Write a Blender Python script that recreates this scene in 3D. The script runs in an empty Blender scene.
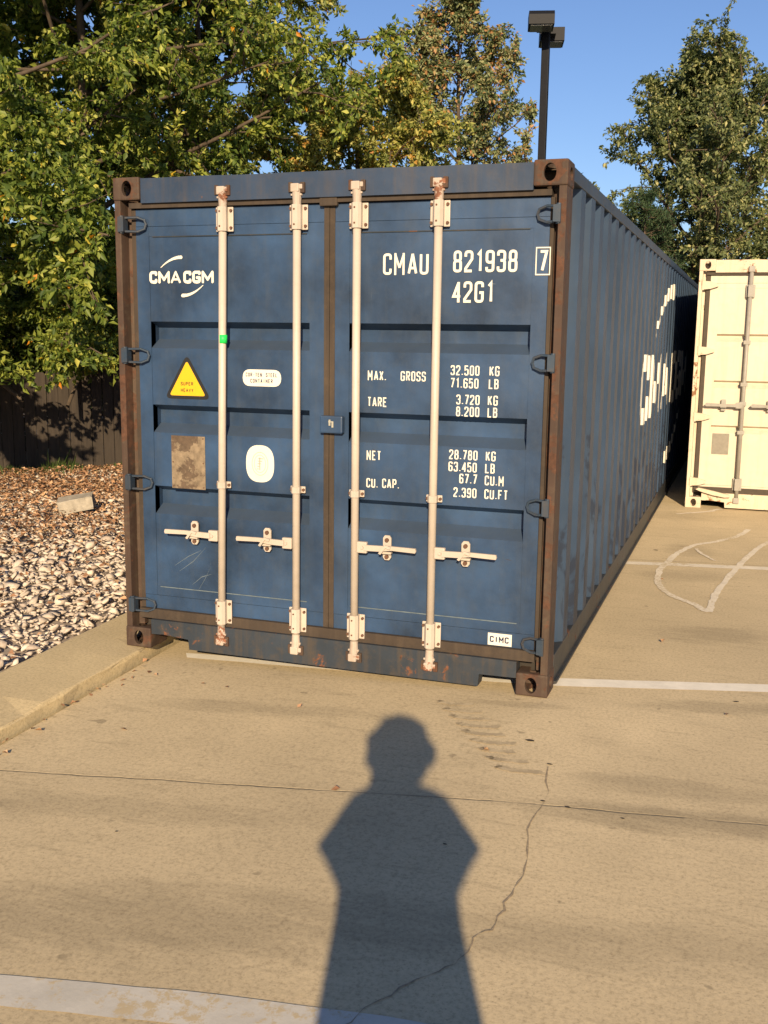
import bpy, bmesh, math, random
import numpy as np
from mathutils import Vector, Matrix
R = math.radians
PI = math.pi
scene = bpy.context.scene
C = scene.collection

# ------------------------------------------------------------------ camera
cam_d = bpy.data.cameras.new('camera'); cam = bpy.data.objects.new('camera', cam_d); C.objects.link(cam)
scene.camera = cam
CAMP = Vector((3.2969, -4.941, 1.7822))
cam.location = CAMP; cam.rotation_euler = (1.4015, -0.0126, 0.3397)
cam_d.sensor_fit = 'VERTICAL'; cam_d.sensor_height = 24.0; cam_d.lens = 1036.2 / 1024 * 24.0
cam_d.clip_start = 0.01; cam_d.clip_end = 3000
# ------------------------------------------------------------------ world, sun, exposure
SUN_EL, SUN_AZ = R(21.0), R(18.6)          # light travels to +Y, AZ degrees towards -X
w = bpy.data.worlds.new('World'); scene.world = w; w.use_nodes = True
nt = w.node_tree
sky = nt.nodes.new('ShaderNodeTexSky'); sky.sky_type = 'NISHITA'; sky.sun_disc = False
sky.sun_elevation = SUN_EL; sky.air_density = 1.0; sky.dust_density = 0.4; sky.ozone_density = 2.5
sdir = Vector((-math.sin(SUN_AZ) * math.cos(SUN_EL), math.cos(SUN_AZ) * math.cos(SUN_EL), -math.sin(SUN_EL)))
tos = -sdir                                # towards the sun
sky.sun_rotation = math.atan2(tos.x, tos.y)
bg = nt.nodes['Background']; 
mx = nt.nodes.new('ShaderNodeMix'); mx.data_type = 'RGBA'; mx.blend_type = 'MULTIPLY'; mx.inputs[0].default_value = 1
nt.links.new(sky.outputs[0], mx.inputs[6]); mx.inputs[7].default_value = (.96, 1.03, 1.27, 1)      # clear, deep autumn sky
nt.links.new(mx.outputs[2], bg.inputs[0]); bg.inputs[1].default_value = 0.055
sd = bpy.data.lights.new('sun', 'SUN'); so = bpy.data.objects.new('sun', sd); C.objects.link(so)
sd.energy = 4.8; sd.angle = R(0.55); sd.color = (1.0, 0.775, 0.50)
so.rotation_euler = sdir.to_track_quat('-Z', 'Y').to_euler(); so.location = (6, -12, 8)
vs = scene.view_settings; vs.view_transform = 'Standard'; vs.look = 'None'; vs.exposure = 0.85; vs.gamma = 1.0
vs.use_curve_mapping = False

# ------------------------------------------------------------------ helpers
def tag(o, label=None, cat=None, group=None, kind=None):
    if label: o['label'] = label
    if cat: o['category'] = cat
    if group: o['group'] = group
    if kind: o['kind'] = kind
    return o
def empty(name, loc=(0, 0, 0), rz=0):
    o = bpy.data.objects.new(name, None); C.objects.link(o); o.location = loc; o.rotation_euler = (0, 0, rz)
    o.empty_display_size = .2
    return o
def link(name, me, m=None, parent=None, smooth=False):
    if m is not None:
        me.materials.clear(); me.materials.append(m)
    if smooth:
        me.polygons.foreach_set('use_smooth', [True] * len(me.polygons))
    o = bpy.data.objects.new(name, me); C.objects.link(o)
    if parent: o.parent = parent
    return o
class MB:
    """collects shapes for ONE mesh"""
    def __init__(s): s.bm = bmesh.new()
    def box(s, x0, x1, y0, y1, z0, z1, bev=0):
        m = Matrix.Translation(((x0 + x1) / 2, (y0 + y1) / 2, (z0 + z1) / 2)) @ Matrix.Diagonal((abs(x1 - x0), abs(y1 - y0), abs(z1 - z0), 1))
        r = bmesh.ops.create_cube(s.bm, size=1, matrix=m)
        if bev:
            es = list({e for v in r['verts'] for e in v.link_edges})
            bmesh.ops.bevel(s.bm, geom=es, offset=bev, segments=2, affect='EDGES', profile=.6)
        return s
    def cyl(s, p0, p1, r0, r1=None, n=12, cap=True):
        p0, p1 = Vector(p0), Vector(p1); d = p1 - p0
        m = Matrix.Translation((p0 + p1) / 2) @ d.to_track_quat('Z', 'Y').to_matrix().to_4x4()
        bmesh.ops.create_cone(s.bm, cap_ends=cap, segments=n, radius1=r0, radius2=r0 if r1 is None else r1, depth=d.length, matrix=m)
        return s
    def prism(s, pts, y0, y1, axis='y'):
        def P(a, b, t): return {'y': (a, t, b), 'x': (t, a, b), 'z': (a, b, t)}[axis]
        v0 = [s.bm.verts.new(P(a, b, y0)) for a, b in pts]; v1 = [s.bm.verts.new(P(a, b, y1)) for a, b in pts]
        n = len(pts)
        s.bm.faces.new(v0); s.bm.faces.new(v1[::-1])
        for i in range(n): s.bm.faces.new((v0[i], v1[i], v1[(i + 1) % n], v0[(i + 1) % n]))
        return s
    def rod(s, pts, r, n=8):
        for a, b in zip(pts[:-1], pts[1:]): s.cyl(a, b, r, n=n)
        for p in pts[1:-1]: bmesh.ops.create_uvsphere(s.bm, u_segments=n, v_segments=6, radius=r * 1.01, matrix=Matrix.Translation(p))
        return s
    def build(s, name, m, parent=None, smooth=False, shift=None):
        bmesh.ops.recalc_face_normals(s.bm, faces=s.bm.faces)
        if shift: bmesh.ops.translate(s.bm, verts=s.bm.verts, vec=shift)
        me = bpy.data.meshes.new(name); s.bm.to_mesh(me); s.bm.free()
        return link(name, me, m, parent, smooth)
def np_mesh(name, V, F, m, parent=None, tint=None, smooth=False):
    V = np.asarray(V, np.float32); F = np.asarray(F, np.int32)
    me = bpy.data.meshes.new(name); k = F.shape[1]
    me.vertices.add(len(V)); me.vertices.foreach_set('co', V.ravel())
    me.loops.add(F.size); me.loops.foreach_set('vertex_index', F.ravel())
    me.polygons.add(len(F)); me.polygons.foreach_set('loop_start', np.arange(0, F.size, k, dtype=np.int32))
    me.polygons.foreach_set('loop_total', np.full(len(F), k, np.int32))
    me.update(calc_edges=True)
    if tint is not None:
        a = me.attributes.new('tint', 'FLOAT', 'FACE'); a.data.foreach_set('value', np.asarray(tint, np.float32))
    me.materials.append(m)
    if smooth: me.polygons.foreach_set('use_smooth', [True] * len(F))
    o = bpy.data.objects.new(name, me); C.objects.link(o)
    if parent: o.parent = parent
    return o

# ------------------------------------------------------------------ materials
def nodes(name):
    m = bpy.data.materials.new(name); m.use_nodes = True
    return m, m.node_tree, m.node_tree.nodes['Principled BSDF']
def N(t, typ, **k):
    n = t.nodes.new(typ)
    for a, b in k.items():
        if a.startswith('i_'):
            n.inputs[a[2:].replace('_', ' ')].default_value = b
        else: setattr(n, a, b)
    return n
def coords(t, scale=(1, 1, 1), kind='Object', loc=(0, 0, 0)):
    c = t.nodes.new('ShaderNodeTexCoord'); mp = t.nodes.new('ShaderNodeMapping')
    mp.inputs['Scale'].default_value = scale; mp.inputs['Location'].default_value = loc
    t.links.new(c.outputs[kind], mp.inputs[0]); return mp.outputs[0]
def noise(t, vec, s, det=4, rough=.55, dist=0):
    n = N(t, 'ShaderNodeTexNoise'); n.inputs['Scale'].default_value = s; n.inputs['Detail'].default_value = det
    n.inputs['Roughness'].default_value = rough; n.inputs['Distortion'].default_value = dist
    t.links.new(vec, n.inputs['Vector']); return n.outputs['Fac']
def ramp(t, fac, stops, const=False):
    r = t.nodes.new('ShaderNodeValToRGB'); e = r.color_ramp.elements
    while len(e) < len(stops): e.new(.5)
    for i, (p, c) in enumerate(stops):
        e[i].position = p; e[i].color = (*c, 1) if len(c) == 3 else c
    if const: r.color_ramp.interpolation = 'CONSTANT'
    t.links.new(fac, r.inputs[0]); return r.outputs[0]
def step(t, fac, a, b):
    n = N(t, 'ShaderNodeMapRange'); n.inputs['From Min'].default_value = a; n.inputs['From Max'].default_value = b
    t.links.new(fac, n.inputs['Value']); return n.outputs['Result']
def mix(t, fac, a, b, mode='MIX'):
    n = N(t, 'ShaderNodeMix', data_type='RGBA', blend_type=mode)
    for s, v in ((0, fac), (6, a), (7, b)):
        if hasattr(v, 'node'): t.links.new(v, n.inputs[s])
        else: n.inputs[s].default_value = v if s == 0 else ((*v, 1) if len(v) == 3 else v)
    return n.outputs[2]
def math_(t, op, a, b=None):
    n = N(t, 'ShaderNodeMath', operation=op)
    for i, v in enumerate((a, b)):
        if v is None: continue
        if hasattr(v, 'node'): t.links.new(v, n.inputs[i])
        else: n.inputs[i].default_value = v
    return n.outputs[0]
def bump(t, b, h, strength=.3, dist=.01):
    n = N(t, 'ShaderNodeBump'); n.inputs['Strength'].default_value = strength; n.inputs['Distance'].default_value = dist
    t.links.new(h, n.inputs['Height']); t.links.new(n.outputs[0], b.inputs['Normal'])
def painted(name, col, dirt=(.10, .075, .05), rust=(.11, .045, .022), rust_amt=.0, streak=.35, rough=.5, var=.3, dirt_amt=.35, spec=.4, chips=.72, dust=0, peel=0, mott=1.6):
    """old paint on steel: tone patches, vertical run marks, dust, rust spots where it has chipped"""
    m, t, b = nodes(name)
    v = coords(t)
    a = noise(t, v, mott, 6, .6)
    hi = tuple(min(1, c * (1 + var)) for c in col); lo = tuple(c * (1 - var) for c in col)
    base = ramp(t, a, [(.3, lo), (.72, hi)])
    st = noise(t, coords(t, (9, 9, .55)), 1.8, 5, .65)
    base = mix(t, math_(t, 'MULTIPLY', step(t, st, .48, .78), streak), base, dirt)
    fine = noise(t, v, 14, 8, .7)
    base = mix(t, math_(t, 'MULTIPLY', step(t, fine, .5, .75), dirt_amt), base, dirt)
    if peel:
        sp = t.nodes.new('ShaderNodeSeparateXYZ'); t.links.new(v, sp.inputs[0])
        low = step(t, sp.outputs[2], 1.7, .5)
        pn = math_(t, 'ADD', noise(t, coords(t, (2.2, 2.2, 1.2)), 1.3, 9, .72, .6), math_(t, 'MULTIPLY', low, .22))
        base = mix(t, math_(t, 'MULTIPLY', step(t, pn, .70, .74), peel), base, (.010, .014, .026))
    if dust:
        ge = t.nodes.new('ShaderNodeNewGeometry'); sp = t.nodes.new('ShaderNodeSeparateXYZ'); t.links.new(ge.outputs['Normal'], sp.inputs[0])
        base = mix(t, math_(t, 'MULTIPLY', step(t, sp.outputs[2], .25, .6), dust), base, (.052, .070, .098))
    if rust_amt > 0:
        rn = noise(t, v, 7, 9, .72, .3)
        rb = noise(t, coords(t, (3, 3, .8), loc=(3, 1, 7)), 1.2, 4)
        rf = math_(t, 'MULTIPLY', step(t, math_(t, 'ADD', rn, math_(t, 'MULTIPLY', rb, .35)), chips, chips + .03), rust_amt)
        rc = ramp(t, noise(t, v, 30, 6, .7), [(.3, tuple(c * .5 for c in rust)), (.7, tuple(c * 1.7 for c in rust))])
        base = mix(t, rf, base, rc)
        ro = mix(t, rf, (rough,) * 3, (.9,) * 3)
        t.links.new(ro, b.inputs['Roughness'])
    else:
        t.links.new(ramp(t, fine, [(.2, (rough - .08,) * 3), (.8, (rough + .18,) * 3)]), b.inputs['Roughness'])
    t.links.new(base, b.inputs['Base Color']); b.inputs['Specular IOR Level'].default_value = spec
    bump(t, b, math_(t, 'ADD', noise(t, v, 2.6, 3), math_(t, 'MULTIPLY', fine, .10)), .55, .016)
    return m
def plain(name, col, rough=.6, metal=0, var=.15, scale=20, spec=.4):
    m, t, b = nodes(name)
    a = noise(t, coords(t), scale, 6, .65)
    t.links.new(ramp(t, a, [(.3, tuple(c * (1 - var) for c in col)), (.7, tuple(min(1, c * (1 + var)) for c in col))]), b.inputs['Base Color'])
    b.inputs['Roughness'].default_value = rough; b.inputs['Metallic'].default_value = metal; b.inputs['Specular IOR Level'].default_value = spec
    bump(t, b, a, .2, .004)
    return m
M = {}
M['blue'] = painted('weathered blue paint', (.0205, .0465, .100), dirt=(.053, .064, .075), rust_amt=.9, streak=.26, rough=.45, var=.55, dirt_amt=.26, chips=.925, dust=.55, mott=2.3)
M['blue_side'] = painted('blue wall paint', (.022, .042, .078), dirt=(.055, .065, .070), rust_amt=.9, streak=.25, rough=.55, var=.30, dirt_amt=.18, chips=.93, peel=.75)
M['blue_rail'] = painted('grimy blue rail paint', (.020, .036, .060), dirt=(.070, .052, .034), rust_amt=.85, streak=.6, rough=.55, var=.3, dirt_amt=.55, chips=.82)
M['blue_head'] = painted('faded blue header paint', (.021, .039, .076), dirt=(.070, .055, .042), rust_amt=.9, streak=.45, rough=.5, var=.35, dirt_amt=.35, chips=.85)
M['blue_sill'] = painted('grimy sill paint', (.020, .028, .040), dirt=(.066, .048, .030), rust_amt=.9, streak=.75, rough=.6, var=.35, dirt_amt=.65, chips=.78)
M['rust'] = painted('rusted brown steel', (.050, .029, .020), dirt=(.10, .075, .048), rust=(.07, .030, .016), rust_amt=.8, streak=.55, rough=.75, var=.45, dirt_amt=.7, chips=.70)
M['gasket'] = painted('dusty brown rubber seal', (.040, .029, .021), dirt=(.085, .062, .042), streak=.5, rough=.8, var=.25, dirt_amt=.5)
M['cream_bar'] = painted('cream bar paint', (.43, .375, .32), dirt=(.30, .24, .17), rust_amt=.9, streak=.25, rough=.45, var=.08, dirt_amt=.25, chips=.93)
M['cam'] = painted('chipped cream cam paint', (.38, .32, .27), dirt=(.25, .17, .11), rust_amt=.95, rust=(.16, .06, .03), streak=.3, rough=.6, var=.15, dirt_amt=.4, chips=.70)
M['galv'] = plain('galvanised grey', (.42, .40, .36), .45, .6, .2)
M['bolt'] = plain('rusty bolt', (.10, .05, .03), .8)
M['hinge'] = painted('dark blue hinge paint', (.022, .028, .034), dirt=(.07, .05, .033), rust_amt=.8, streak=.5, rough=.5, var=.3, dirt_amt=.5, chips=.78)
M['white'] = painted('white marking film', (.62, .60, .52), dirt=(.35, .33, .28), streak=.15, rough=.5, var=.05, dirt_amt=.18)
M['black'] = plain('black print', (.012, .012, .013), .5)
M['yellow'] = plain('yellow sign film', (.62, .36, .012), .45, var=.05)
M['navy'] = plain('navy print', (.012, .02, .07), .5)
M['faint'] = plain('faded grey print', (.30, .29, .24), .6)
M['plate'] = painted('tarnished data plate', (.19, .145, .095), dirt=(.07, .05, .03), rust=(.05, .03, .02), rust_amt=.7, streak=.4, rough=.6, var=.35, dirt_amt=.8, chips=.70, mott=26)
M['green'] = plain('green tape', (.02, .62, .10), .5, var=.05)
M['cream'] = painted('cream container paint', (.52, .455, .355), dirt=(.34, .26, .17), rust_amt=.9, streak=.32, rough=.5, var=.06, dirt_amt=.2, chips=.93)
M['cream_worn'] = painted('worn cream frame paint', (.52, .44, .33), dirt=(.35, .24, .13), rust_amt=.95, rust=(.16, .07, .03), streak=.4, rough=.6, var=.1, dirt_amt=.45, chips=.76)
M['dark_seal'] = plain('dark brown seal', (.055, .042, .03), .8)
M['greybar'] = painted('grey bar paint', (.27, .255, .225), rust_amt=.5, streak=.2, rough=.5, var=.08, chips=.92)
M['floorboard'] = plain('container underside', (.03, .025, .02), .9)
M['polemetal'] = plain('black pole enamel', (.010, .011, .015), .5, spec=.1)
M['lens'] = plain('lamp glass', (.10, .11, .12), .2)
M['bark'] = plain('grey brown bark', (.075, .055, .038), .9, var=.4, scale=9)

def concrete(name, base, joint=None, spots=(), stains=.62):
    m, t, b = nodes(name)
    v = coords(t)
    big = noise(t, v, .55, 5, .6, .4); mid = noise(t, v, 3.2, 6, .65); fine = noise(t, v, 60, 5, .8)
    lo = tuple(c * .78 for c in base); hi = tuple(c * 1.12 for c in base)
    col = ramp(t, big, [(.3, lo), (.7, hi)])
    col = mix(t, step(t, mid, .3, .75), col, mix(t, .5, col, tuple(c * .80 for c in base)))
    # brushed finish across the slab plus oil and rubber marks
    br = noise(t, coords(t, (1.2, 7, 1)), 2.3, 5, .7, .2)
    col = mix(t, math_(t, 'MULTIPLY', step(t, br, .55, .80), stains), col, tuple(c * .50 for c in base))
    sp = noise(t, v, 9, 3, .5)
    col = mix(t, math_(t, 'MULTIPLY', step(t, sp, .70, .74), .55), col, tuple(c * .38 for c in base))
    for (cx, cy, rx, ry, rot, sg) in spots:          # old oil and rubber stains with ragged, brushed edges
        mp = N(t, 'ShaderNodeMapping', vector_type='TEXTURE'); mp.inputs['Location'].default_value = (cx, cy, 0); mp.inputs['Rotation'].default_value = (0, 0, R(rot)); mp.inputs['Scale'].default_value = (rx, ry, 1)
        t.links.new(v, mp.inputs[0]); sp_ = t.nodes.new('ShaderNodeSeparateXYZ'); t.links.new(mp.outputs[0], sp_.inputs[0])
        d2_ = math_(t, 'ADD', math_(t, 'MULTIPLY', sp_.outputs[0], sp_.outputs[0]), math_(t, 'MULTIPLY', sp_.outputs[1], sp_.outputs[1]))
        nn_ = math_(t, 'MULTIPLY', math_(t, 'SUBTRACT', noise(t, coords(t, (1.5, 6, 1), loc=(cx, 0, 0)), 1.9, 6, .7), .5), 3.2)
        col = mix(t, math_(t, 'MULTIPLY', step(t, math_(t, 'ADD', d2_, nn_), 1.2, .1), sg), col, tuple(c * .42 for c in base))
    grain = ramp(t, fine, [(.28, (.62, .60, .57)), (.5, (1, 1, 1)), (.75, (1.18, 1.17, 1.13))])
    col = mix(t, 1.0, col, grain, 'MULTIPLY')
    ag = t.nodes.new('ShaderNodeTexVoronoi'); ag.inputs['Scale'].default_value = 55; t.links.new(v, ag.inputs['Vector'])
    col = mix(t, math_(t, 'MULTIPLY', step(t, ag.outputs['Distance'], .20, .08), .5), col, tuple(c * .45 for c in base))
    h = math_(t, 'ADD', math_(t, 'MULTIPLY', mid, .5), math_(t, 'MULTIPLY', fine, .35))
    if joint:
        # sawn joint lines: signed distance to each line
        sep = t.nodes.new('ShaderNodeSeparateXYZ'); t.links.new(v, sep.inputs[0])
        wob = math_(t, 'MULTIPLY', math_(t, 'SUBTRACT', noise(t, v, 4, 4, .7), .5), .035)
        for (nx, ny, d0, wd) in joint:
            d = math_(t, 'ADD', math_(t, 'MULTIPLY', sep.outputs[0], nx), math_(t, 'MULTIPLY', sep.outputs[1], ny))
            d = math_(t, 'ABSOLUTE', math_(t, 'ADD', math_(t, 'SUBTRACT', d, d0), wob))
            f = step(t, d, wd, wd * .35)
            f = math_(t, 'MULTIPLY', f, step(t, noise(t, v, 2.6, 5, .7), .36, .56))
            col = mix(t, math_(t, 'MULTIPLY', f, .70), col, tuple(c * .30 for c in base))
            f2 = step(t, d, wd * 6, 0)
            col = mix(t, math_(t, 'MULTIPLY', f2, .18), col, tuple(c * .45 for c in base))
            h = math_(t, 'SUBTRACT', h, f)
    t.links.new(col, b.inputs['Base Color']); b.inputs['Roughness'].default_value = .88; b.inputs['Specular IOR Level'].default_value = .25
    bump(t, b, h, .55, .006)
    return m
CB = (.545, .447, .285)
def line_eq(p, q, wd):
    d = Vector((q[0] - p[0], q[1] - p[1])).normalized(); n = (-d.y, d.x); return (n[0], n[1], n[0] * p[0] + n[1] * p[1], wd)
j1 = line_eq((.395, -1.559), (3.464, -1.053), .007)
M['pavement'] = concrete('worn brushed concrete', CB, [j1, (j1[0], j1[1], j1[2] - 4.6, .007), (j1[0], j1[1], j1[2] + 4.7, .007), (j1[0], j1[1], j1[2] + 9.2, .007), (j1[1], -j1[0], 7.0, .007)],
    spots=[(3.25, -1.12, .75, .13, 10, .55), (3.1, -.85, .5, .10, 8, .35), (1.7, -2.35, 1.3, .22, 14, .40), (.9, -1.75, 1.2, .12, 10, .30), (3.15, 1.5, .40, .22, 12, .45), (3.3, .2, .5, .10, 15, .40), (2.9, 3.1, .4, .25, 10, .30), (2.9, 4.1, .25, .3, 10, .35), (1.1, -.55, .7, .10, 8, .30), (3.2, -2.0, .8, .15, 12, .30), (2.3, -.12, .35, .05, 5, .35), (2.7, 5.9, .5, .3, 0, .3)])
M['kerb'] = concrete('kerb concrete', (.56, .455, .27), stains=.3)
def worn_paint(name, col, base=CB, cover=.62, sc=22):
    m, t, b = nodes(name); v = coords(t)
    a = noise(t, v, sc, 8, .75); bb = noise(t, v, 2.0, 4)
    f = step(t, math_(t, 'ADD', a, math_(t, 'MULTIPLY', math_(t, 'SUBTRACT', bb, .5), .5)), cover - .03, cover + .05)
    c = mix(t, f, mix(t, step(t, noise(t, v, 6, 6, .7), .3, .7), col, tuple(c * .78 for c in col)), tuple(c * .85 for c in base))
    t.links.new(c, b.inputs['Base Color']); b.inputs['Roughness'].default_value = .8
    bump(t, b, a, .4, .003); return m
M['line'] = worn_paint('white road paint', (.80, .76, .66), cover=.70)
M['line_old'] = worn_paint('worn grey road paint', (.56, .535, .47), cover=.56)
M['line_faint'] = worn_paint('faded road paint', (.70, .64, .52), cover=.58)
M['chalk'] = worn_paint('rough chalk', (.72, .65, .52), cover=.56, sc=45)
M['crack'] = plain('crack', (.28, .225, .15), .95, var=.4, scale=60)
M['tar'] = plain('dried tar', (.035, .028, .022), .7)
M['rubber'] = worn_paint('rubber scuff', (.40, .325, .205), cover=.52, sc=14)

def tint_mat(name, stops, rough=.6, transl=0, spec=.3, bumpy=False):
    m, t, b = nodes(name)
    at = N(t, 'ShaderNodeAttribute', attribute_name='tint')
    col = ramp(t, at.outputs['Fac'], stops)
    t.links.new(col, b.inputs['Base Color']); b.inputs['Roughness'].default_value = rough; b.inputs['Specular IOR Level'].default_value = spec
    if bumpy:
        v = coords(t); f = noise(t, v, 25, 6, .7)
        t.links.new(mix(t, 1, col, ramp(t, f, [(.2, (.6, .58, .55)), (.7, (1.1, 1.1, 1.1))]), 'MULTIPLY'), b.inputs['Base Color'])
        bump(t, b, f, .5, .01)
    if transl:
        tr = N(t, 'ShaderNodeBsdfTranslucent'); mx = N(t, 'ShaderNodeMixShader'); mx.inputs[0].default_value = transl
        t.links.new(mix(t, 1, col, (1.4, 1.5, .6), 'MULTIPLY'), tr.inputs[0])
        t.links.new(b.outputs[0], mx.inputs[1]); t.links.new(tr.outputs[0], mx.inputs[2])
        t.links.new(mx.outputs[0], t.nodes['Material Output'].inputs[0])
    return m
M['leaf_a'] = tint_mat('broad green leaves', [(0, (.045, .08, .018)), (.3, (.11, .16, .03)), (.65, (.23, .27, .05)), (.94, (.46, .47, .11)), (.965, (.50, .36, .03)), (1, (.55, .20, .02))], .5, .38)
M['leaf_b'] = tint_mat('yellowing leaves', [(0, (.04, .065, .018)), (.3, (.13, .165, .04)), (.65, (.31, .31, .085)), (.9, (.52, .47, .15)), (.95, (.38, .20, .04)), (1, (.40, .15, .03))], .5, .35)
M['leaf_c'] = tint_mat('grey green and russet leaves', [(0, (.05, .075, .035)), (.45, (.13, .165, .07)), (.75, (.25, .25, .12)), (.86, (.30, .24, .11)), (1, (.36, .15, .06))], .45, .2)
M['leaf_d'] = tint_mat('grey green leaves', [(0, (.04, .062, .028)), (.45, (.13, .16, .065)), (.8, (.29, .30, .13)), (1, (.46, .42, .19))], .5, .35)
M['needle'] = tint_mat('conifer needles', [(0, (.018, .04, .018)), (1, (.05, .09, .035))], .6)
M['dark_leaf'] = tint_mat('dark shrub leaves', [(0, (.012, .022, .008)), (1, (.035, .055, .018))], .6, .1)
M['grass'] = tint_mat('grass blades', [(0, (.03, .06, .012)), (1, (.09, .13, .03))], .6, .2)
M['stone'] = tint_mat('broken limestone', [(0, (.40, .335, .28)), (.5, (.53, .455, .38)), (1, (.66, .58, .49))], .85, bumpy=True)
M['fallen'] = tint_mat('dry fallen leaves', [(0, (.14, .07, .038)), (.5, (.36, .20, .11)), (1, (.54, .36, .21))], .7)
def soil():
    m, t, b = nodes('dark soil'); v = coords(t); a = noise(t, v, 5, 8, .7)
    t.links.new(ramp(t, a, [(.3, (.22, .18, .145)), (.7, (.38, .32, .26))]), b.inputs['Base Color']); b.inputs['Roughness'].default_value = .95
    bump(t, b, a, .8, .03); return m
M['soil'] = soil()
def fieldgrass():
    m, t, b = nodes('rough grassland'); v = coords(t); a = noise(t, v, 2, 8, .7)
    t.links.new(ramp(t, a, [(.3, (.04, .06, .02)), (.7, (.10, .11, .04))]), b.inputs['Base Color']); b.inputs['Roughness'].default_value = .95
    bump(t, b, a, .8, .05); return m
M['field'] = fieldgrass()
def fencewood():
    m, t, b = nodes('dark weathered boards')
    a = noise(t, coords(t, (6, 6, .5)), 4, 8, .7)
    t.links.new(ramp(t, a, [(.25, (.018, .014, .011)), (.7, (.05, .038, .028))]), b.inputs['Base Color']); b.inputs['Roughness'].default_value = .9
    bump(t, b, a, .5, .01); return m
M['fence'] = fencewood()

# ------------------------------------------------------------------ ground
def zg(x, y=0):                      # the pavement drains gently towards the kerb
    return .03 * (min(x, 2.438) - 2.438)
def kx(y): return .117 - .045 * y     # kerb face
def sheet(name, rows, m):
    V = [p for r in rows for p in r]; n = len(rows[0]); F = []
    for i in range(len(rows) - 1):
        for j in range(n - 1): F.append((i * n + j, i * n + j + 1, (i + 1) * n + j + 1, (i + 1) * n + j))
    me = bpy.data.meshes.new(name); me.from_pydata(V, [], F)
    return tag(link(name, me, m), kind='structure')
sheet('ground', [[(-900, y, -.16), (900, y, -.16)] for y in (-900, 1500)], M['field'])
ys = [-40, 40]
sheet('pavement', [[(kx(y) + .030, y, zg(kx(y))), (2.438, y, 0), (60, y, 0)] for y in ys], M['pavement'])
# gravel bed: gently uneven soil sheet behind the kerb
def zb(x, y):
    d = max(0, -(x + .4))
    return -.05 + .004 * d + .02 * math.sin(x * 1.3 + y * .7) * min(1, d)
rows = []
for y in np.linspace(-14, 22, 60):
    xs = [kx(y) - .50 - .03 - (14 + kx(y)) * k / 30 for k in range(31)]
    rows.append([(x, y, zb(x, y)) for x in xs][::-1])
sheet('gravel_bed', rows, M['soil'])
# kerb with a rounded nose, slightly irregular
bm = bmesh.new(); prof = [(.0, -.16), (.0, -.018), (-.004, -.004), (-.012, 0), (-.25, .002), (-.49, 0), (-.50, -.16)]
rng = random.Random(3); prev = None
for i in range(241):
    y = -14 + 36 * i / 240; r = []
    for k, (dx, z) in enumerate(prof):
        j = .006 if k in (1, 2, 3) else .002
        r.append(bm.verts.new((kx(y) + dx + rng.uniform(-j, j) - (.02 * max(0, math.sin(y * 5 + 1)) ** 8 if k == 2 else 0), y, z - .001 + rng.uniform(-j, j) * .5 - (.012 * max(0, math.sin(y * 5 + 1)) ** 6 if k in (2, 3) else 0))))
    if prev:
        for k in range(len(prof) - 1): bm.faces.new((prev[k], prev[k + 1], r[k + 1], r[k]))
    prev = r
me = bpy.data.meshes.new('kerb'); bmesh.ops.recalc_face_normals(bm, faces=bm.faces); bm.to_mesh(me); bm.free()
tag(link('kerb', me, M['kerb']), kind='structure')

def strip(name, top, bot, m, dz=.004, step_=.12, jit=.003, seed=1):
    """painted strip between two ground polylines"""
    rng = random.Random(seed)
    def samp(pl, n):
        L = [0]
        for a, b in zip(pl[:-1], pl[1:]): L.append(L[-1] + math.dist(a, b))
        o = []
        for i in range(n):
            s = L[-1] * i / (n - 1); k = max(j for j in range(len(pl) - 1) if L[j] <= s + 1e-9); f = (s - L[k]) / (L[k + 1] - L[k])
            o.append((pl[k][0] + (pl[k + 1][0] - pl[k][0]) * f, pl[k][1] + (pl[k + 1][1] - pl[k][1]) * f))
        return o
    n = max(2, int(math.dist(top[0], top[-1]) / step_) + 2)
    A, B = samp(top, n), samp(bot, n); V = []; F = []
    for i in range(n):
        for (x, y) in (A[i], B[i]): V.append((x, y + rng.uniform(-jit, jit), zg(x) + dz * .5))
        if i: F.append((2 * i - 2, 2 * i - 1, 2 * i + 1, 2 * i))
    me = bpy.data.meshes.new(name); me.from_pydata(V, [], F)
    return link(name, me, m)
def ribbon(name, pts, wd, m, dz=.004, seed=1, wob=.008, sub=8, wv=.35):
    rng = random.Random(seed); P = []
    for i in range(len(pts) - 1):
        p0 = Vector(pts[max(0, i - 1)]); p1 = Vector(pts[i]); p2 = Vector(pts[i + 1]); p3 = Vector(pts[min(len(pts) - 1, i + 2)])
        for k in range(sub):
            t = k / sub
            P.append(.5 * ((2 * p1) + (p2 - p0) * t + (2 * p0 - 5 * p1 + 4 * p2 - p3) * t * t + (3 * p1 - p0 - 3 * p2 + p3) * t ** 3) + Vector((rng.uniform(-wob, wob), rng.uniform(-wob, wob))))
    P.append(Vector(pts[-1])); V = []; F = []
    for i, p in enumerate(P):
        d = (P[min(i + 1, len(P) - 1)] - P[max(0, i - 1)]).normalized(); n = Vector((-d.y, d.x)) * wd * .5 * (1 + rng.uniform(-wv, wv))
        for q in (p + n, p - n): V.append((q.x, q.y, zg(q.x) + dz * .5))
        if i: F.append((2 * i - 2, 2 * i - 1, 2 * i + 1, 2 * i))
    me = bpy.data.meshes.new(name); me.from_pydata(V, [], F)
    return link(name, me, m)
S = 'structure'
tag(strip('parking_line', [(.288, .175), (.983, .215), (1.58, .25), (2.419, .329), (3.483, .640), (9, 2.2)], [(.339, .095), (1.029, .12), (1.619, .135), (2.443, .207), (3.481, .512), (9, 2.06)], M['line']), kind=S)
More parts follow.
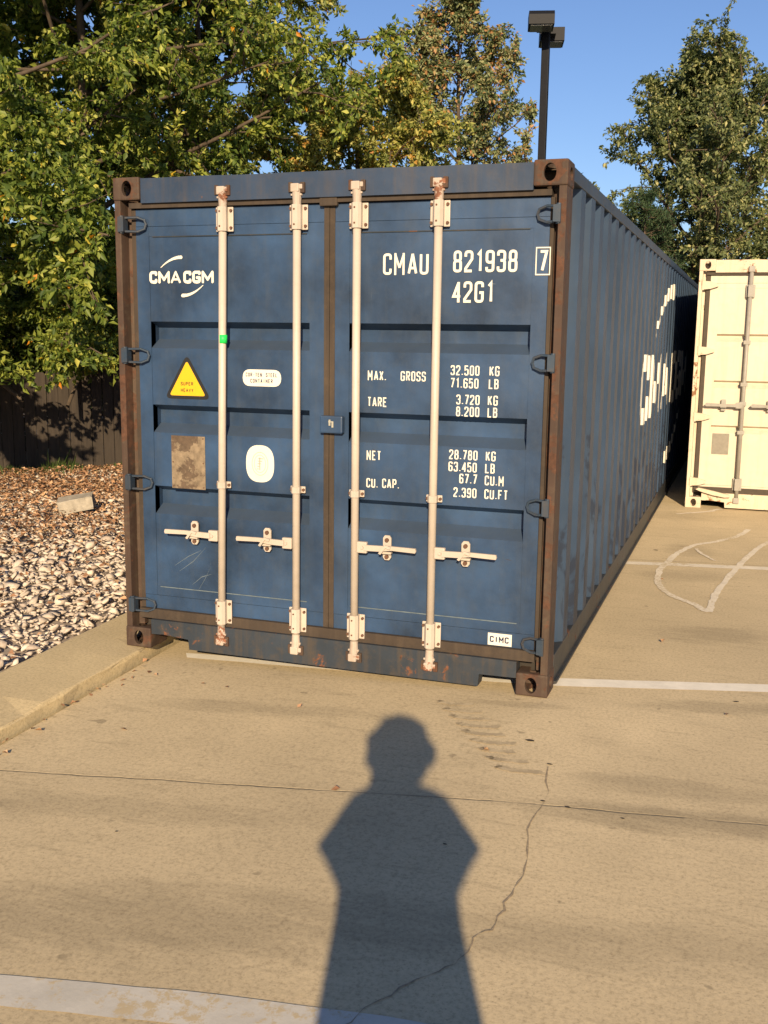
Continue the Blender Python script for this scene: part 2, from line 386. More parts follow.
tag(strip('parking_line', [(2.0, 3.35), (3.001, 3.570), (3.515, 3.670), (9, 4.8)], [(2.0, 3.25), (3.008, 3.455), (3.514, 3.55), (9, 4.68)], M['line_faint'], seed=2), kind=S)
tag(strip('parking_line', [(.4, -2.98), (1.389, -2.761), (1.975, -2.657), (2.614, -2.578), (9, -1.3)], [(.4, -3.10), (1.485, -2.878), (1.916, -2.805), (2.65, -2.71), (9, -1.42)], M['line_old'], seed=3), kind=S)
cv1 = [(3.362, 5.351), (3.262, 4.937), (3.081, 4.588), (2.929, 4.378), (2.844, 4.11), (2.782, 3.82), (2.755, 3.538), (2.718, 3.23), (2.736, 2.841), (2.785, 2.595), (2.883, 2.386), (3.019, 2.235), (3.077, 2.117), (3.131, 2.044)]
cv2 = [(3.131, 2.044), (3.14, 2.313), (3.167, 2.688), (3.244, 3.264), (3.326, 3.798), (3.45, 4.459), (3.60, 4.95), (3.8, 5.4)]
tag(ribbon('chalk_curve', cv1, .05, M['chalk'], .0065, 4, wob=.004, wv=.2), kind=S)
tag(ribbon('chalk_curve', cv2, .045, M['chalk'], .0075, 5, wob=.004, wv=.2), kind=S)
tag(ribbon('chalk_curve', [(2.939, 4.196), (3.0, 3.98), (3.11, 3.748)], .025, M['chalk'], .0085, 6), kind=S)
tag(ribbon('chalk_curve', [(2.658, 5.997), (2.924, 6.247), (3.066, 6.5)], .05, M['chalk'], .0065, 7), kind=S)
tag(ribbon('pavement_crack', [(2.603, -.834), (2.645, -1.143), (2.64, -1.41), (2.689, -1.7), (2.67, -1.877), (2.665, -2.064), (2.628, -2.163), (2.605, -2.305), (2.532, -2.407), (2.457, -2.53), (2.414, -2.643), (2.35, -2.8), (2.30, -3.1)], .0045, M['crack'], .0060, 8, wob=.009, sub=4, wv=.95), kind=S)
rg = random.Random(5)
for k in range(9):                                   # ribbed tyre scuffs in front of the container corner
    x = 1.93 + .058 * k; y = -.20 - .088 * k
    tag(ribbon('tyre_mark', [(x, y + .012), (x + .03, y - .004), (x + .10, y - .006), (x + .17 + rg.uniform(-.02, .03), y + .012)], .036, M['rubber'], .005, 20 + k, wob=.004, wv=.3), kind=S)
for k, (x, y, r) in enumerate([(2.469, -.572, .020), (2.60, -.80, .012), (2.74, -1.18, .012), (2.64, -1.16, .010), (2.95, -1.20, .008), (3.33, .30, .014), (2.62, 4.0, .02), (2.379, -1.627, .008), (1.2, -1.9, .006)]):
    pts = [(x + r * (1 + .25 * math.sin(3 * q + k)) * math.cos(q * PI / 5), y + r * .6 * math.sin(q * PI / 5)) for q in range(10)]
    me = bpy.data.meshes.new('tar_spot'); me.from_pydata([(p[0], p[1], zg(p[0]) + .0042) for p in pts], [], [tuple(range(10))]); tag(link('tar_spot', me, M['tar']), kind=S)

# ------------------------------------------------------------------ lettering: a stroke alphabet drawn as raised film
r_ = lambda x, y: (x, y, 1)
GL = {
 '0': [('c', r_(0, 0), r_(0, 1), r_(1, 1), r_(1, 0))],
 '1': [('o', (.18, .82), (.55, 1), (.55, 0))],
 '2': [('o', (0, .74), r_(0, 1), r_(1, 1), (1, .62), (0, .12), (0, 0), (1, 0))],
 '3': [('o', (0, .78), r_(0, 1), r_(1, 1), r_(1, .53), (.35, .53)), ('o', (.35, .53), r_(1, .53), r_(1, 0), r_(0, 0), (0, .22))],
 '4': [('o', (.78, -.06), (.78, 1.04)), ('o', (.78, 1), (0, .27), (1.08, .27))],
 '5': [('o', (1, 1), (.04, 1), (.04, .56), r_(.3, .62), r_(1, .62), r_(1, 0), r_(0, 0), (0, .22))],
 '6': [('c', r_(0, 0), r_(0, .56), r_(1, .56), r_(1, 0)), ('o', (1, .80), r_(1, 1), r_(0, 1), (0, .28))],
 '7': [('o', (0, 1), (1, 1), (.35, 0))],
 '8': [('c', r_(.05, .53), r_(.05, 1), r_(.95, 1), r_(.95, .53)), ('c', r_(0, 0), r_(0, .53), r_(1, .53), r_(1, 0))],
 '9': [('c', r_(0, .44), r_(0, 1), r_(1, 1), r_(1, .44)), ('o', (0, .2), r_(0, 0), r_(1, 0), (1, .72))],
 'A': [('o', (-.04, 0), (.5, 1.03)), ('o', (.5, 1.03), (1.04, 0)), ('o', (.17, .28), (.83, .28))],
 'B': [('c', (0, .53), (0, 1), r_(.95, 1), r_(.95, .53)), ('c', (0, 0), (0, .53), r_(1, .53), r_(1, 0))],
 'C': [('o', (1, .74), r_(1, 1), r_(0, 1), r_(0, 0), r_(1, 0), (1, .26))],
 'D': [('c', (0, 0), (0, 1), r_(1, 1), r_(1, 0))],
 'E': [('o', (1, 1), (0, 1), (0, 0), (1, 0)), ('o', (0, .52), (.8, .52))],
 'F': [('o', (1, 1), (0, 1), (0, 0)), ('o', (0, .52), (.8, .52))],
 'G': [('o', (1, .76), r_(1, 1), r_(0, 1), r_(0, 0), r_(1, 0), (1, .47), (.52, .47))],
 'H': [('o', (0, 0), (0, 1)), ('o', (1, 0), (1, 1)), ('o', (0, .52), (1, .52))],
 'I': [('o', (.5, 0), (.5, 1))],
 'K': [('o', (0, 0), (0, 1)), ('o', (1, 1), (.05, .40)), ('o', (.32, .58), (1, 0))],
 'L': [('o', (0, 1), (0, 0), (1, 0))],
 'M': [('o', (0, -.08), (0, 1.08)), ('o', (0, 1), (.5, .30)), ('o', (.5, .30), (1, 1)), ('o', (1, 1.08), (1, -.08))],
 'N': [('o', (0, -.08), (0, 1.08)), ('o', (0, 1), (1, 0)), ('o', (1, -.08), (1, 1.08))],
 'O': [('c', r_(0, 0), r_(0, 1), r_(1, 1), r_(1, 0))],
 'P': [('o', (0, 0), (0, 1), r_(1, 1), r_(1, .48), (0, .48))],
 'R': [('o', (0, 0), (0, 1), r_(1, 1), r_(1, .50), (0, .50)), ('o', (.5, .50), (1, 0))],
 'S': [('o', (1, .76), r_(1, 1), r_(0, 1), r_(0, .54), r_(1, .50), r_(1, 0), r_(0, 0), (0, .24))],
 'T': [('o', (0, 1), (1, 1)), ('o', (.5, 1), (.5, 0))],
 'U': [('o', (0, 1), r_(0, 0), r_(1, 0), (1, 1))],
 'V': [('o', (0, 1), (.5, 0), (1, 1))],
 'X': [('o', (0, 1), (1, 0)), ('o', (0, 0), (1, 1))],
 'Y': [('o', (0, 1), (.5, .45), (1, 1)), ('o', (.5, .45), (.5, 0))],
 '-': [('o', (.2, .5), (.8, .5))],
 '.': [('o', (.08, .0), (.08, .10))],
}
def round_path(pts, closed, rad):
    n = len(pts); out = []
    for i, p in enumerate(pts):
        v = Vector(p[:2])
        if len(p) < 3 or (not closed and i in (0, n - 1)):
            out.append(v); continue
        a = Vector(pts[i - 1][:2]); b = Vector(pts[(i + 1) % n][:2])
        la, lb = (a - v).length, (b - v).length; r = min(rad, la * .5, lb * .5)
        p0 = v + (a - v).normalized() * r; p1 = v + (b - v).normalized() * r
        for k in range(6):
            t = k / 5; out.append((1 - t) ** 2 * p0 + 2 * t * (1 - t) * v + t * t * p1)
    res = [out[0]]
    for q in out[1:]:
        if (q - res[-1]).length > 1e-5: res.append(q)
    return res
def stroke_quads(P, closed, wd):
    n = len(P); L = []
    for i in range(n):
        if closed: a, b = P[i - 1], P[(i + 1) % n]
        else: a, b = P[max(0, i - 1)], P[min(n - 1, i + 1)]
        d0 = (P[i] - a); d1 = (b - P[i])
        if d0.length < 1e-9: d0 = d1
        if d1.length < 1e-9: d1 = d0
        d0.normalize(); d1.normalize()
        nn = Vector((-d0.y, d0.x)) + Vector((-d1.y, d1.x))
        if nn.length < 1e-6: nn = Vector((-d0.y, d0.x))
        nn.normalize(); c = max(.45, nn.dot(Vector((-d0.y, d0.x))))
        L.append((P[i] + nn * wd / 2 / c, P[i] - nn * wd / 2 / c))
    q = [(L[i][0], L[i][1], L[i + 1][1], L[i + 1][0]) for i in range(n - 1)]
    if closed: q.append((L[-1][0], L[-1][1], L[0][1], L[0][0]))
    return q
def text_quads(s, x, z, h, cw, gap, wd, rad=None, space=None):
    """centre-line letters; (x, z) is the lower left, h the full height"""
    out = []; layer = 0; hh = h - wd; ww = cw - wd; cx = x + wd / 2; rad = rad or ww * .42
    for ch in s:
        if ch == ' ': cx += (space if space else cw + gap); continue
        wf = {'M': 1.32, 'N': 1.12, 'A': 1.06, 'G': 1.05}.get(ch, 1); wq = ww * wf; sw_ = wd * {'M': .86, 'N': .9}.get(ch, 1)
        for kx_, g in enumerate(GL[ch]):
            pts = [(cx + p[0] * wq, z + wd / 2 + p[1] * hh, *p[2:]) for p in g[1:]]
            P = round_path(pts, g[0] == 'c', rad)
            for q in stroke_quads(P, g[0] == 'c', sw_): out.append((q, kx_))
        cx += {'.': cw * .42, '1': cw * .85}.get(ch, cw * wf) + gap
    return out, cx - wd / 2 - gap
def text_on(name, s, x, z, h, cw, gap, wd, y, m, parent, rad=None, dy=-.0004, space=None, skew=0):
    q, xe = text_quads(s, x, z, h, cw, gap, wd, rad, space); V = []; F = []
    for (quad, lay) in q:
        k = len(V)
        for p in quad: V.append((p.x + (p.y - z) * skew, y + dy * lay, p.y))
        F.append((k, k + 1, k + 2, k + 3))
    me = bpy.data.meshes.new(name); me.from_pydata(V, [], F); bm = bmesh.new(); bm.from_mesh(me)
    for f in bm.faces:
        if f.normal.y > 0: f.normal_flip()
    bm.to_mesh(me); bm.free()
    return link(name, me, m, parent)

# ------------------------------------------------------------------ shipping container
W, H = 2.438, 2.591
def adj(x, z, y):
    """reading of the door end taken at the casting plane, moved back to depth y"""
    f = 1 + y / 4.941
    return (CAMP.x - (CAMP.x - x) * f, CAMP.z - (CAMP.z - z) * f)
def evaluated(o, name):
    dg = bpy.context.evaluated_depsgraph_get(); me = bpy.data.meshes.new_from_object(o.evaluated_get(dg)); me.name = name
    return me
def casting_mesh():
    """corner fitting: thick shell with oval holes; corner at the origin, extends +x +y +z"""
    a = MB(); a.box(0, .162, 0, .178, 0, .118, .009)
    me = bpy.data.meshes.new('corner_fitting'); bmesh.ops.recalc_face_normals(a.bm, faces=a.bm.faces); a.bm.to_mesh(me); a.bm.free()
    o = bpy.data.objects.new('tmp', me); C.objects.link(o)
    cut = MB(); cut.box(.022, .14, .024, .15, .02, .098)
    for (rx, rz, c, ax) in ((.030, .041, (.085, 0, .058), 'y'), (.041, .030, (0, .089, .058), 'x'), (.032, .058, (.081, .089, 0), 'z')):
        bm2 = bmesh.new(); bmesh.ops.create_cone(bm2, cap_ends=True, segments=28, radius1=1, radius2=1, depth=1)
        if ax == 'y': mt = Matrix.Translation((c[0], .01, c[2])) @ Matrix.Rotation(PI / 2, 4, 'X') @ Matrix.Diagonal((rx, rz, .08, 1))
        elif ax == 'x': mt = Matrix.Translation((.01, c[1], c[2])) @ Matrix.Rotation(PI / 2, 4, 'Y') @ Matrix.Diagonal((rz, rx, .08, 1))
        else: mt = Matrix.Translation((c[0], c[1], .01 if False else .059)) @ Matrix.Diagonal((rx, rz, .16, 1))
        bmesh.ops.transform(bm2, matrix=mt, verts=bm2.verts)
        me2 = bpy.data.meshes.new('t'); bm2.to_mesh(me2); bm2.free()
        co = bpy.data.objects.new('cut', me2); C.objects.link(co)
        md = o.modifiers.new('b', 'BOOLEAN'); md.operation = 'DIFFERENCE'; md.solver = 'EXACT'; md.object = co
    me3 = bpy.data.meshes.new('t'); cut.bm.to_mesh(me3); cut.bm.free(); co = bpy.data.objects.new('cut', me3); C.objects.link(co)
    md = o.modifiers.new('b', 'BOOLEAN'); md.operation = 'DIFFERENCE'; md.solver = 'EXACT'; md.object = co
    bpy.context.view_layer.update()
    res = evaluated(o, 'corner_fitting')
    for ob in [x for x in bpy.data.objects if x.name.startswith(('tmp', 'cut'))]: bpy.data.objects.remove(ob)
    return res
CAST = casting_mesh()
def corner_fitting(parent, x, y, z, L, m):
    bm = bmesh.new(); bm.from_mesh(CAST)
    sx, sy, sz = (-1 if x else 1), (-1 if y else 1), (-1 if z else 1)
    for v in bm.verts: v.co = Vector(((W if x else 0) + sx * v.co.x, (L if y else 0) + sy * v.co.y, (H if z else 0) + sz * v.co.z))
    bmesh.ops.recalc_face_normals(bm, faces=bm.faces)
    me = bpy.data.meshes.new('corner_fitting'); bm.to_mesh(me); bm.free(); return link('corner_fitting', me, m, parent)

def corrugated_wall(xo, depth, y0, y1, z0, z1, pitch, phase, sgn):
    """trapezoid wall along y; xo outer plane, sgn +1 when outside is +x"""
    P = []; y = y0; prof = [(0, 0), (.10, 0), (.10 + .088, 1), (.10 + .088 + .078, 1), (pitch, 0)]
    # starts recessed at y0, flank towards -y rises first
    k = 0; P.append((y0, 1))
    while True:
        b = y0 + phase + k * pitch
        for (dy, s) in ((0, 1), (.034, 0), (.034 + pitch * .40, 0), (.034 + pitch * .40 + .045, 1)):
            P.append((b + dy, s))
        k += 1
        if b + 2 * pitch > y1: break
    P.append((y1, 1))
    return [(xo - sgn * depth * s, yy) for yy, s in P]
def wall_mesh(path, z0, z1, thick, sgn):
    bm = bmesh.new(); prev = None
    for (x, y) in path:
        r = [bm.verts.new((x, y, z0)), bm.verts.new((x, y, z1)), bm.verts.new((x - sgn * thick, y, z1)), bm.verts.new((x - sgn * thick, y, z0))]
        if prev:
            for k in range(4): bm.faces.new((prev[k], prev[(k + 1) % 4], r[(k + 1) % 4], r[k]))
        else: bm.faces.new(r)
        prev = r
    bm.faces.new(prev[::-1]); return bm

def door_panel(x0, x1, px0, px1, y, recesses, z0, z1, dep=.04):
    """steel door leaf: flat rim, pressed centre with horizontal channels"""
    bm = bmesh.new()
    def quad(a, b, c, d): bm.faces.new([bm.verts.new(p) for p in (a, b, c, d)])
    prof = []                                      # (z, depth) from the bottom of the pressed area to its top
    prof.append((z0, 0))
    for (zt, zb_) in sorted(recesses, key=lambda r: r[1]):
        prof += [(zb_, 0), (zb_ + .048, dep), (zt - .42 * dep, dep), (zt, 0)]
    prof.append((z1, 0))
    def lip(px, sgn):                               # closing cheeks of each channel
        for (zt, zb_) in recesses:
            quad((px, y, zb_), (px, y + dep, zb_ + .048), (px, y + dep, zt - .42 * dep), (px, y, zt))
    for (a, b) in zip(prof[:-1], prof[1:]):
        n = 10
        for k in range(n):
            xa = px0 + (px1 - px0) * k / n; xb = px0 + (px1 - px0) * (k + 1) / n
            w_ = lambda x, z: .0005 * math.sin(x * 7.3 + z * 4.1) + .0003 * math.sin(z * 11 + x * 3) if (x not in (px0, px1)) else 0
            quad((xa, y + a[1] + w_(xa, a[0]), a[0]), (xb, y + a[1] + w_(xb, a[0]), a[0]), (xb, y + b[1] + w_(xb, b[0]), b[0]), (xa, y + b[1] + w_(xa, b[0]), b[0]))
    lip(px0, 1); lip(px1, -1)
    bmesh.ops.remove_doubles(bm, verts=bm.verts, dist=.0004)
    # rim: vertical and horizontal hollow members standing 4 mm proud
    for (a, b, c, d) in ((x0, px0, z0 - .05, z1 + .05), (px1, x1, z0 - .05, z1 + .05)):
        m = Matrix.Translation(((a + b) / 2, y + .02, (c + d) / 2)) @ Matrix.Diagonal((b - a, .048, d - c, 1)); bmesh.ops.create_cube(bm, size=1, matrix=m)
    for (c, d) in ((z0 - .05, z0), (z1, z1 + .05)):
        m = Matrix.Translation(((px0 + px1) / 2, y + .02, (c + d) / 2)) @ Matrix.Diagonal((px1 - px0, .044, d - c, 1)); bmesh.ops.create_cube(bm, size=1, matrix=m)
    m = Matrix.Translation(((px0 + px1) / 2, y + dep + .012, (z0 + z1) / 2)) @ Matrix.Diagonal((px1 - px0 - .01, .012, z1 - z0, 1)); bmesh.ops.create_cube(bm, size=1, matrix=m)
    bmesh.ops.recalc_face_normals(bm, faces=bm.faces)
    for f in bm.faces:
        if abs(f.calc_center_median().y - y) < .05 and f.normal.y > .35 and f.calc_center_median().y < y + dep + .002 and px0 < f.calc_center_median().x < px1: f.normal_flip()
    me = bpy.data.meshes.new('door'); bm.to_mesh(me); bm.free(); return me

def hinge(parent, x_post, x_door, z, y, m):
    """pressed strap hinge: a tapering blade with an open loop, wrapping the post"""
    s = 1 if x_door > x_post else -1; a = MB()
    xe = x_door
    a.prism([(x_post, z - .040), (x_post, z + .040), (x_post + s * .035, z + .038), (x_post + s * .035, z - .038)], y - .052, y - .006)
    a.rod([(x_post + s * .03, y - .030, z + .034), (xe - s * .045, y - .020, z + .036), (xe - s * .008, y - .012, z + .022), (xe, y - .010, z), (xe - s * .008, y - .012, z - .024), (xe - s * .045, y - .020, z - .038), (x_post + s * .03, y - .030, z - .036)], .0070, 6)
    a.cyl((x_post + s * .012, y - .030, z - .046), (x_post + s * .012, y - .030, z + .046), .014, n=10)
    return a.build('hinge', m, parent)

def lock_bar_set(parent, xt, xb, y, side, zh, mats, zt=(2.506, .10), zmid=.972, brk_top=(2.424, 2.30), brk_bot=(.328, .195), hl=.27, yb=None):
    """one locking bar with cams, keepers, guides and its handle; side = -1 handle to the left"""
    bar, cam_, bolt, handle = mats
    X = lambda z: xb + (xt - xb) * (z - .1) / 2.4
    def AX(z, dx=0): return adj(X(z) + dx, z, y)
    def box_m(a, z0, z1, d0, d1, y0, y1, bev=0):
        zc = (z0 + z1) / 2; xc, zz = adj(X(zc), zc, y); hz = (z1 - z0) / 2 * 1.0
        a.box(xc + d0, xc + d1, y0, y1, zz - hz, zz + hz, bev)
    x0, z0 = AX(zt[1] + .01); x1, z1 = AX(zt[0] - .02)
    a = MB(); a.cyl((x0, y, z0), (x1, y, z1), .0205, n=16)
    o = a.build('locking_bar', bar, parent, True)
    # cams at both ends
    for (zz, sg) in ((zt[0], 1), (zt[1], -1)):
        a = MB(); xc, zc = AX(zz)
        a.box(xc - .026, xc + .020, y - .026, y + .030, zc - .024, zc + .018, .006)
        a.box(xc - .034, xc - .010, y - .006, y + .030, zc - .012, zc + .016, .004)
        a.box(xc + .014, xc + .036, y - .020, y + .036, zc - .010, zc + .014, .004)
        a.cyl((xc, y, zc - sg * .010), (xc, y, zc - sg * .085), .026, .021, n=14)
        a.box(xc - .030, xc + .030, y - .012, y + .012, zc - sg * .036 - .005, zc - sg * .036 + .005, .002)
        a.build('locking_cam', cam_, parent)
        a = MB()
        a.box(xc - .044, xc - .024, y - .010, y + .05, zc - .024, zc + .026, .003)
        a.box(xc + .022, xc + .046, y - .014, y + .05, zc - .028, zc + .024, .003)
        a.box(xc - .040, xc + .042, y + .028, y + .05, zc - .032, zc + .030, .003)
        a.build('cam_keeper', M['rust'], parent)
    def bolt_(p0, p1, r, n=8):
        a = MB(); a.cyl(p0, p1, r, n=n); a.build('bolt', bolt, parent)
    # bearing brackets (square plates), with bolts
    for (zu, zl) in (brk_top, brk_bot):
        zc = (zu + zl) / 2; xc, zz = AX(zc); hz = (zu - zl) / 2
        a = MB(); a.box(xc - .048, xc + .052, y + .016, y + .026, zz - hz, zz + hz, .004)
        a.prism([(xc - .024, y + .018), (xc - .026, y - .012), (xc - .014, y - .027), (xc + .014, y - .027), (xc + .026, y - .012), (xc + .024, y + .018)], zz - hz * .98, zz + hz * .98, 'z')
        o = a.build('bar_bracket', bar, parent)
        for dx in (-.040, .042):
            for dz in (-.7, .7): bolt_((xc + dx, y + .017, zz + dz * hz), (xc + dx, y + .006, zz + dz * hz), .0075)
        for dz in (-.6, .6): bolt_((xc - .004, y - .026, zz + dz * hz), (xc - .004, y - .030, zz + dz * hz), .005, 6)
    # middle guide: small clip
    xc, zz = AX(zmid)
    a = MB(); a.box(xc - .040, xc + .045, y + .014, y + .022, zz - .018, zz + .018, .004)
    a.prism([(xc - .024, y + .016), (xc - .024, y - .014), (xc - .012, y - .026), (xc + .012, y - .026), (xc + .024, y - .014), (xc + .024, y + .016)], zz - .017, zz + .017, 'z')
    a.build('bar_guide', bar, parent)
    for dx in (-.032, .036): bolt_((xc + dx, y + .015, zz), (xc + dx, y + .006, zz), .008)
    # handle hub on the bar, lever through its catch
    xc, zz = AX(zh); s = side
    a = MB(); a.box(min(xc + s * .018, xc + s * .074), max(xc + s * .018, xc + s * .074), y - .022, y + .004, zz - .030, zz + .030, .006)
    a.cyl((xc + s * .05, y - .022, zz), (xc + s * .05, y - .030, zz), .008, n=8)
    a.build('handle_hub', bar, parent)
    x2 = xc + s * (.05 + hl)
    a = MB(); a.prism([(xc + s * .06, zz - .014), (xc + s * .06, zz + .016), (xc + s * .15, zz + .018), (xc + s * .21, zz + .020), (x2, zz + .018), (x2 + s * .004, zz + .004), (x2, zz - .006), (xc + s * .21, zz - .002), (xc + s * .15, zz - .012)], y - .030, y - .016)
    a.build('door_handle', handle, parent)
    xk = xc + s * .175
    a = MB(); a.prism([(xk - .022, zz - .048), (xk - .022, zz + .054), (xk - .012, zz + .068), (xk + .012, zz + .068), (xk + .022, zz + .054), (xk + .022, zz - .048), (xk + .012, zz - .062), (xk - .012, zz - .062)], y + .010, y + .020)
    a.box(xk - .030, xk + .030, y - .016, y + .012, zz - .026, zz - .014, .003)
    a.prism([(xk - .032, zz - .020), (xk + .004, zz + .026), (xk + .036, zz + .016), (xk + .030, zz + .004), (xk + .006, zz + .010), (xk - .020, zz - .026)], y - .038, y - .031)
    a.build('handle_catch', bar, parent)
    for dz in (.044, -.044): bolt_((xk, y + .011, zz + dz), (xk, y + .000, zz + dz), .011, 10)

def container(name, L, rz, loc, mt, doors, hinges, sill=(.018, .17), head=2.447, end_windows=False, side_pitch=.345, phase=.24):
    """mt: dict frame, door, side, rail, seal, casting"""
    root = empty(name, loc, rz)
    for x in (0, 1):
        for y in (0, 1):
            for z in (0, 1): corner_fitting(root, x, y, z, L, mt['casting'])
    rng = random.Random(9)
    for x in (0, 1):
        for y in (0, 1):
            s = -1 if x else 1; X = lambda d: (W if x else 0) + s * d; Y = lambda d: (L - d) if y else d
            a = MB()
            pts = [(X(.004), Y(.008)), (X(.040), Y(.008)), (X(.044), Y(.075)), (X(.076), Y(.080)), (X(.076), Y(.150)), (X(.004), Y(.165))]
            if (x + y) % 2: pts = pts[::-1]
            a.prism(pts, .117, H - .117, 'z')
            a.build('corner_post', mt['post'], root)
    def wavy(a, amp):
        bmesh.ops.subdivide_edges(a.bm, edges=[e for e in a.bm.edges if abs(e.verts[0].co.x - e.verts[1].co.x) > .5], cuts=30)
        for v in a.bm.verts:
            v.co.z += amp * (math.sin(v.co.x * 5.1) * .5 + math.sin(v.co.x * 13 + 1) * .3) if v.co.z > 2.5 else 0
            v.co.y += amp * .6 * math.sin(v.co.x * 7)
    a = MB(); a.box(.163, W - .163, .012, .11, head + .01, H - .008); wavy(a, .003)
    a.build('header', mt.get('header', mt['rail']), root)
    a = MB(); a.box(.078, W - .078, .030, .115, head - .014, head + .014); wavy(a, .001); a.build('header_seal', mt['seal2'], root)
    a = MB()                                                # sill with the lift cut-outs beside the castings
    z0, z1 = sill
    a.prism([(.163, z1), (.163, .085), (.20, .085), (.235, .088), (.40, .075), (.405, z0), (W - .36, z0), (W - .355, .082), (W - .163, .085), (W - .163, z1)], .010, .10)
    a.build('sill', mt.get('sill', mt['rail']), root)
    a = MB(); a.box(.078, W - .078, .030, .112, z1 + .001, z1 + .056); a.build('sill_seal', mt['seal2'], root)
    # rear end wall, roof, floor, rails
    a = MB(); a.box(.163, W - .163, L - .11, L - .012, H - .13, H - .008); a.build('end_rail', mt['rail'], root); a = MB(); a.box(.163, W - .163, L - .11, L - .012, .02, .16); a.build('end_rail', mt['rail'], root)
    path = [(y_, -x_) for x_, y_ in []]
    bm = bmesh.new(); prev = None; k = 0; xx = .12; P = [(xx, 0)]
    while xx < W - .35:
        P += [(xx + .07, 0), (xx + .11, .04), (xx + .18, .04), (xx + .22, 0)]; xx += .25
    P.append((W - .12, 0))
    for (x, d) in P:
        r = [bm.verts.new((x, L - .02 - d, .16)), bm.verts.new((x, L - .02 - d, H - .13)), bm.verts.new((x, L - .025 - d, H - .13)), bm.verts.new((x, L - .025 - d, .16))]
        if prev:
            for q in range(4): bm.faces.new((prev[q], prev[(q + 1) % 4], r[(q + 1) % 4], r[q]))
        prev = r
    bmesh.ops.recalc_face_normals(bm, faces=bm.faces); me = bpy.data.meshes.new('end_wall'); bm.to_mesh(me); bm.free(); link('end_wall', me, mt['side'], root)
    bm = bmesh.new(); prev = None; P = []; yy = .11
    while yy < L - .3:
        P += [(yy, 0), (yy + .06, 0), (yy + .075, .02), (yy + .12, .02), (yy + .135, 0)]; yy += .21
    P.append((L - .11, 0))
    for (y, d) in P:
        r = [bm.verts.new((.05, y, H - .034 + d)), bm.verts.new((W - .05, y, H - .034 + d)), bm.verts.new((W - .05, y, H - .038 + d)), bm.verts.new((.05, y, H - .038 + d))]
        if prev:
            for q in range(4): bm.faces.new((prev[q], prev[(q + 1) % 4], r[(q + 1) % 4], r[q]))
        prev = r
    bmesh.ops.recalc_face_normals(bm, faces=bm.faces); me = bpy.data.meshes.new('roof'); bm.to_mesh(me); bm.free(); link('roof', me, mt['side'], root)
    a = MB(); a.box(.06, W - .06, .12, L - .12, .10, .165); a.build('floor', M['floorboard'], root)
    out = {}
    for sgn in (-1, 1):
        xo = (W - .006) if sgn > 0 else .006
        a = MB(); e = (xo - sgn * .056, xo + sgn * .004); a.box(min(e), max(e), .179, L - .179, H - .078, H - .012, .004)
        a.build('top_side_rail', mt['toprail'], root)
        a = MB(); e = (xo - sgn * .048, xo + sgn * .003); a.box(min(e), max(e), .179, L - .179, .035, .175, .003)
        e = (xo + sgn * .003, xo + sgn * .020) ; a.box(min(e), max(e), .18, L - .18, .022, .036)
        a.build('bottom_side_rail', mt['botrail'], root)
        path = corrugated_wall(xo, .040, .166, L - .166, .175, H - .078, side_pitch, phase, sgn)
        bm = wall_mesh(path, .172, H - .076, .003, sgn); bmesh.ops.recalc_face_normals(bm, faces=bm.faces)
        me = bpy.data.meshes.new('side_wall'); bm.to_mesh(me); bm.free(); link('side_wall', me, mt['side'], root)
        out[sgn] = path
    return root, out

ZD = .055                                                     # door skin depth
mt_blue = dict(header=M['blue_head'], sill=M['blue_sill'], casting=M['rust'], post=M['rust'], rail=M['blue_rail'], seal2=M['gasket'], side=M['blue_side'], toprail=M['blue_rail'], botrail=M['hinge'])
blue, paths = container('shipping_container', 12.192, 0, (0, 0, 0), mt_blue, None, None)
tag(blue, 'long weathered blue shipping container with white lettering and four cream locking bars', 'container')
REC = [(1.838, 1.697), (1.392, 1.240), (.945, .788)]
def ad(x, z): return adj(x, z, ZD)
recs = [(ad(0, a)[1], ad(0, b)[1]) for a, b in REC]
zlo, zhi = ad(0, .372)[1], ad(0, 2.283)[1]
def make_door(x0, x1, px0, px1, mat, parent, recs, zlo, zhi, dep=.078):
    # lower and upper flat fields belong to the leaf: built as members above and below the pressed area
    me = door_panel(x0, x1, px0, px1, ZD, recs, zlo, zhi, dep)
    bm = bmesh.new(); bm.from_mesh(me)
    for (c, d) in ((.2275, zlo - .052), (zhi + .052, 2.428)):
        m = Matrix.Translation(((x0 + x1) / 2, ZD + .0205, (c + d) / 2)) @ Matrix.Diagonal((x1 - x0, .045, d - c, 1)); bmesh.ops.create_cube(bm, size=1, matrix=m)
    bm.to_mesh(me); bm.free()
    return link('door', me, mat, parent)
dl = make_door(.105, 1.206, .183, 1.125, M['blue'], blue, recs, zlo, zhi)
dr = make_door(1.266, 2.352, 1.345, 2.277, M['blue'], blue, recs, zlo, zhi)
# seals
def seal(x0, x1, y0, y1, z0, z1, parent, m=M['gasket']): a = MB(); a.box(x0, x1, y0, y1, z0, z1, .003); return a.build('door_seal', m, parent)
seal(.078, .1045, .052, .11, .227, 2.429, dl); seal(1.2065, 1.2355, .046, .10, .227, 2.429, dl)
seal(1.2365, 1.2655, .049, .10, .227, 2.429, dr); seal(2.3525, 2.372, .052, .11, .227, 2.429, dr)
a = MB(); a.box(1.19, 1.285, .022, .050, 2.415, 2.475, .006); a.build('seal_corner', M['gasket'], dl)
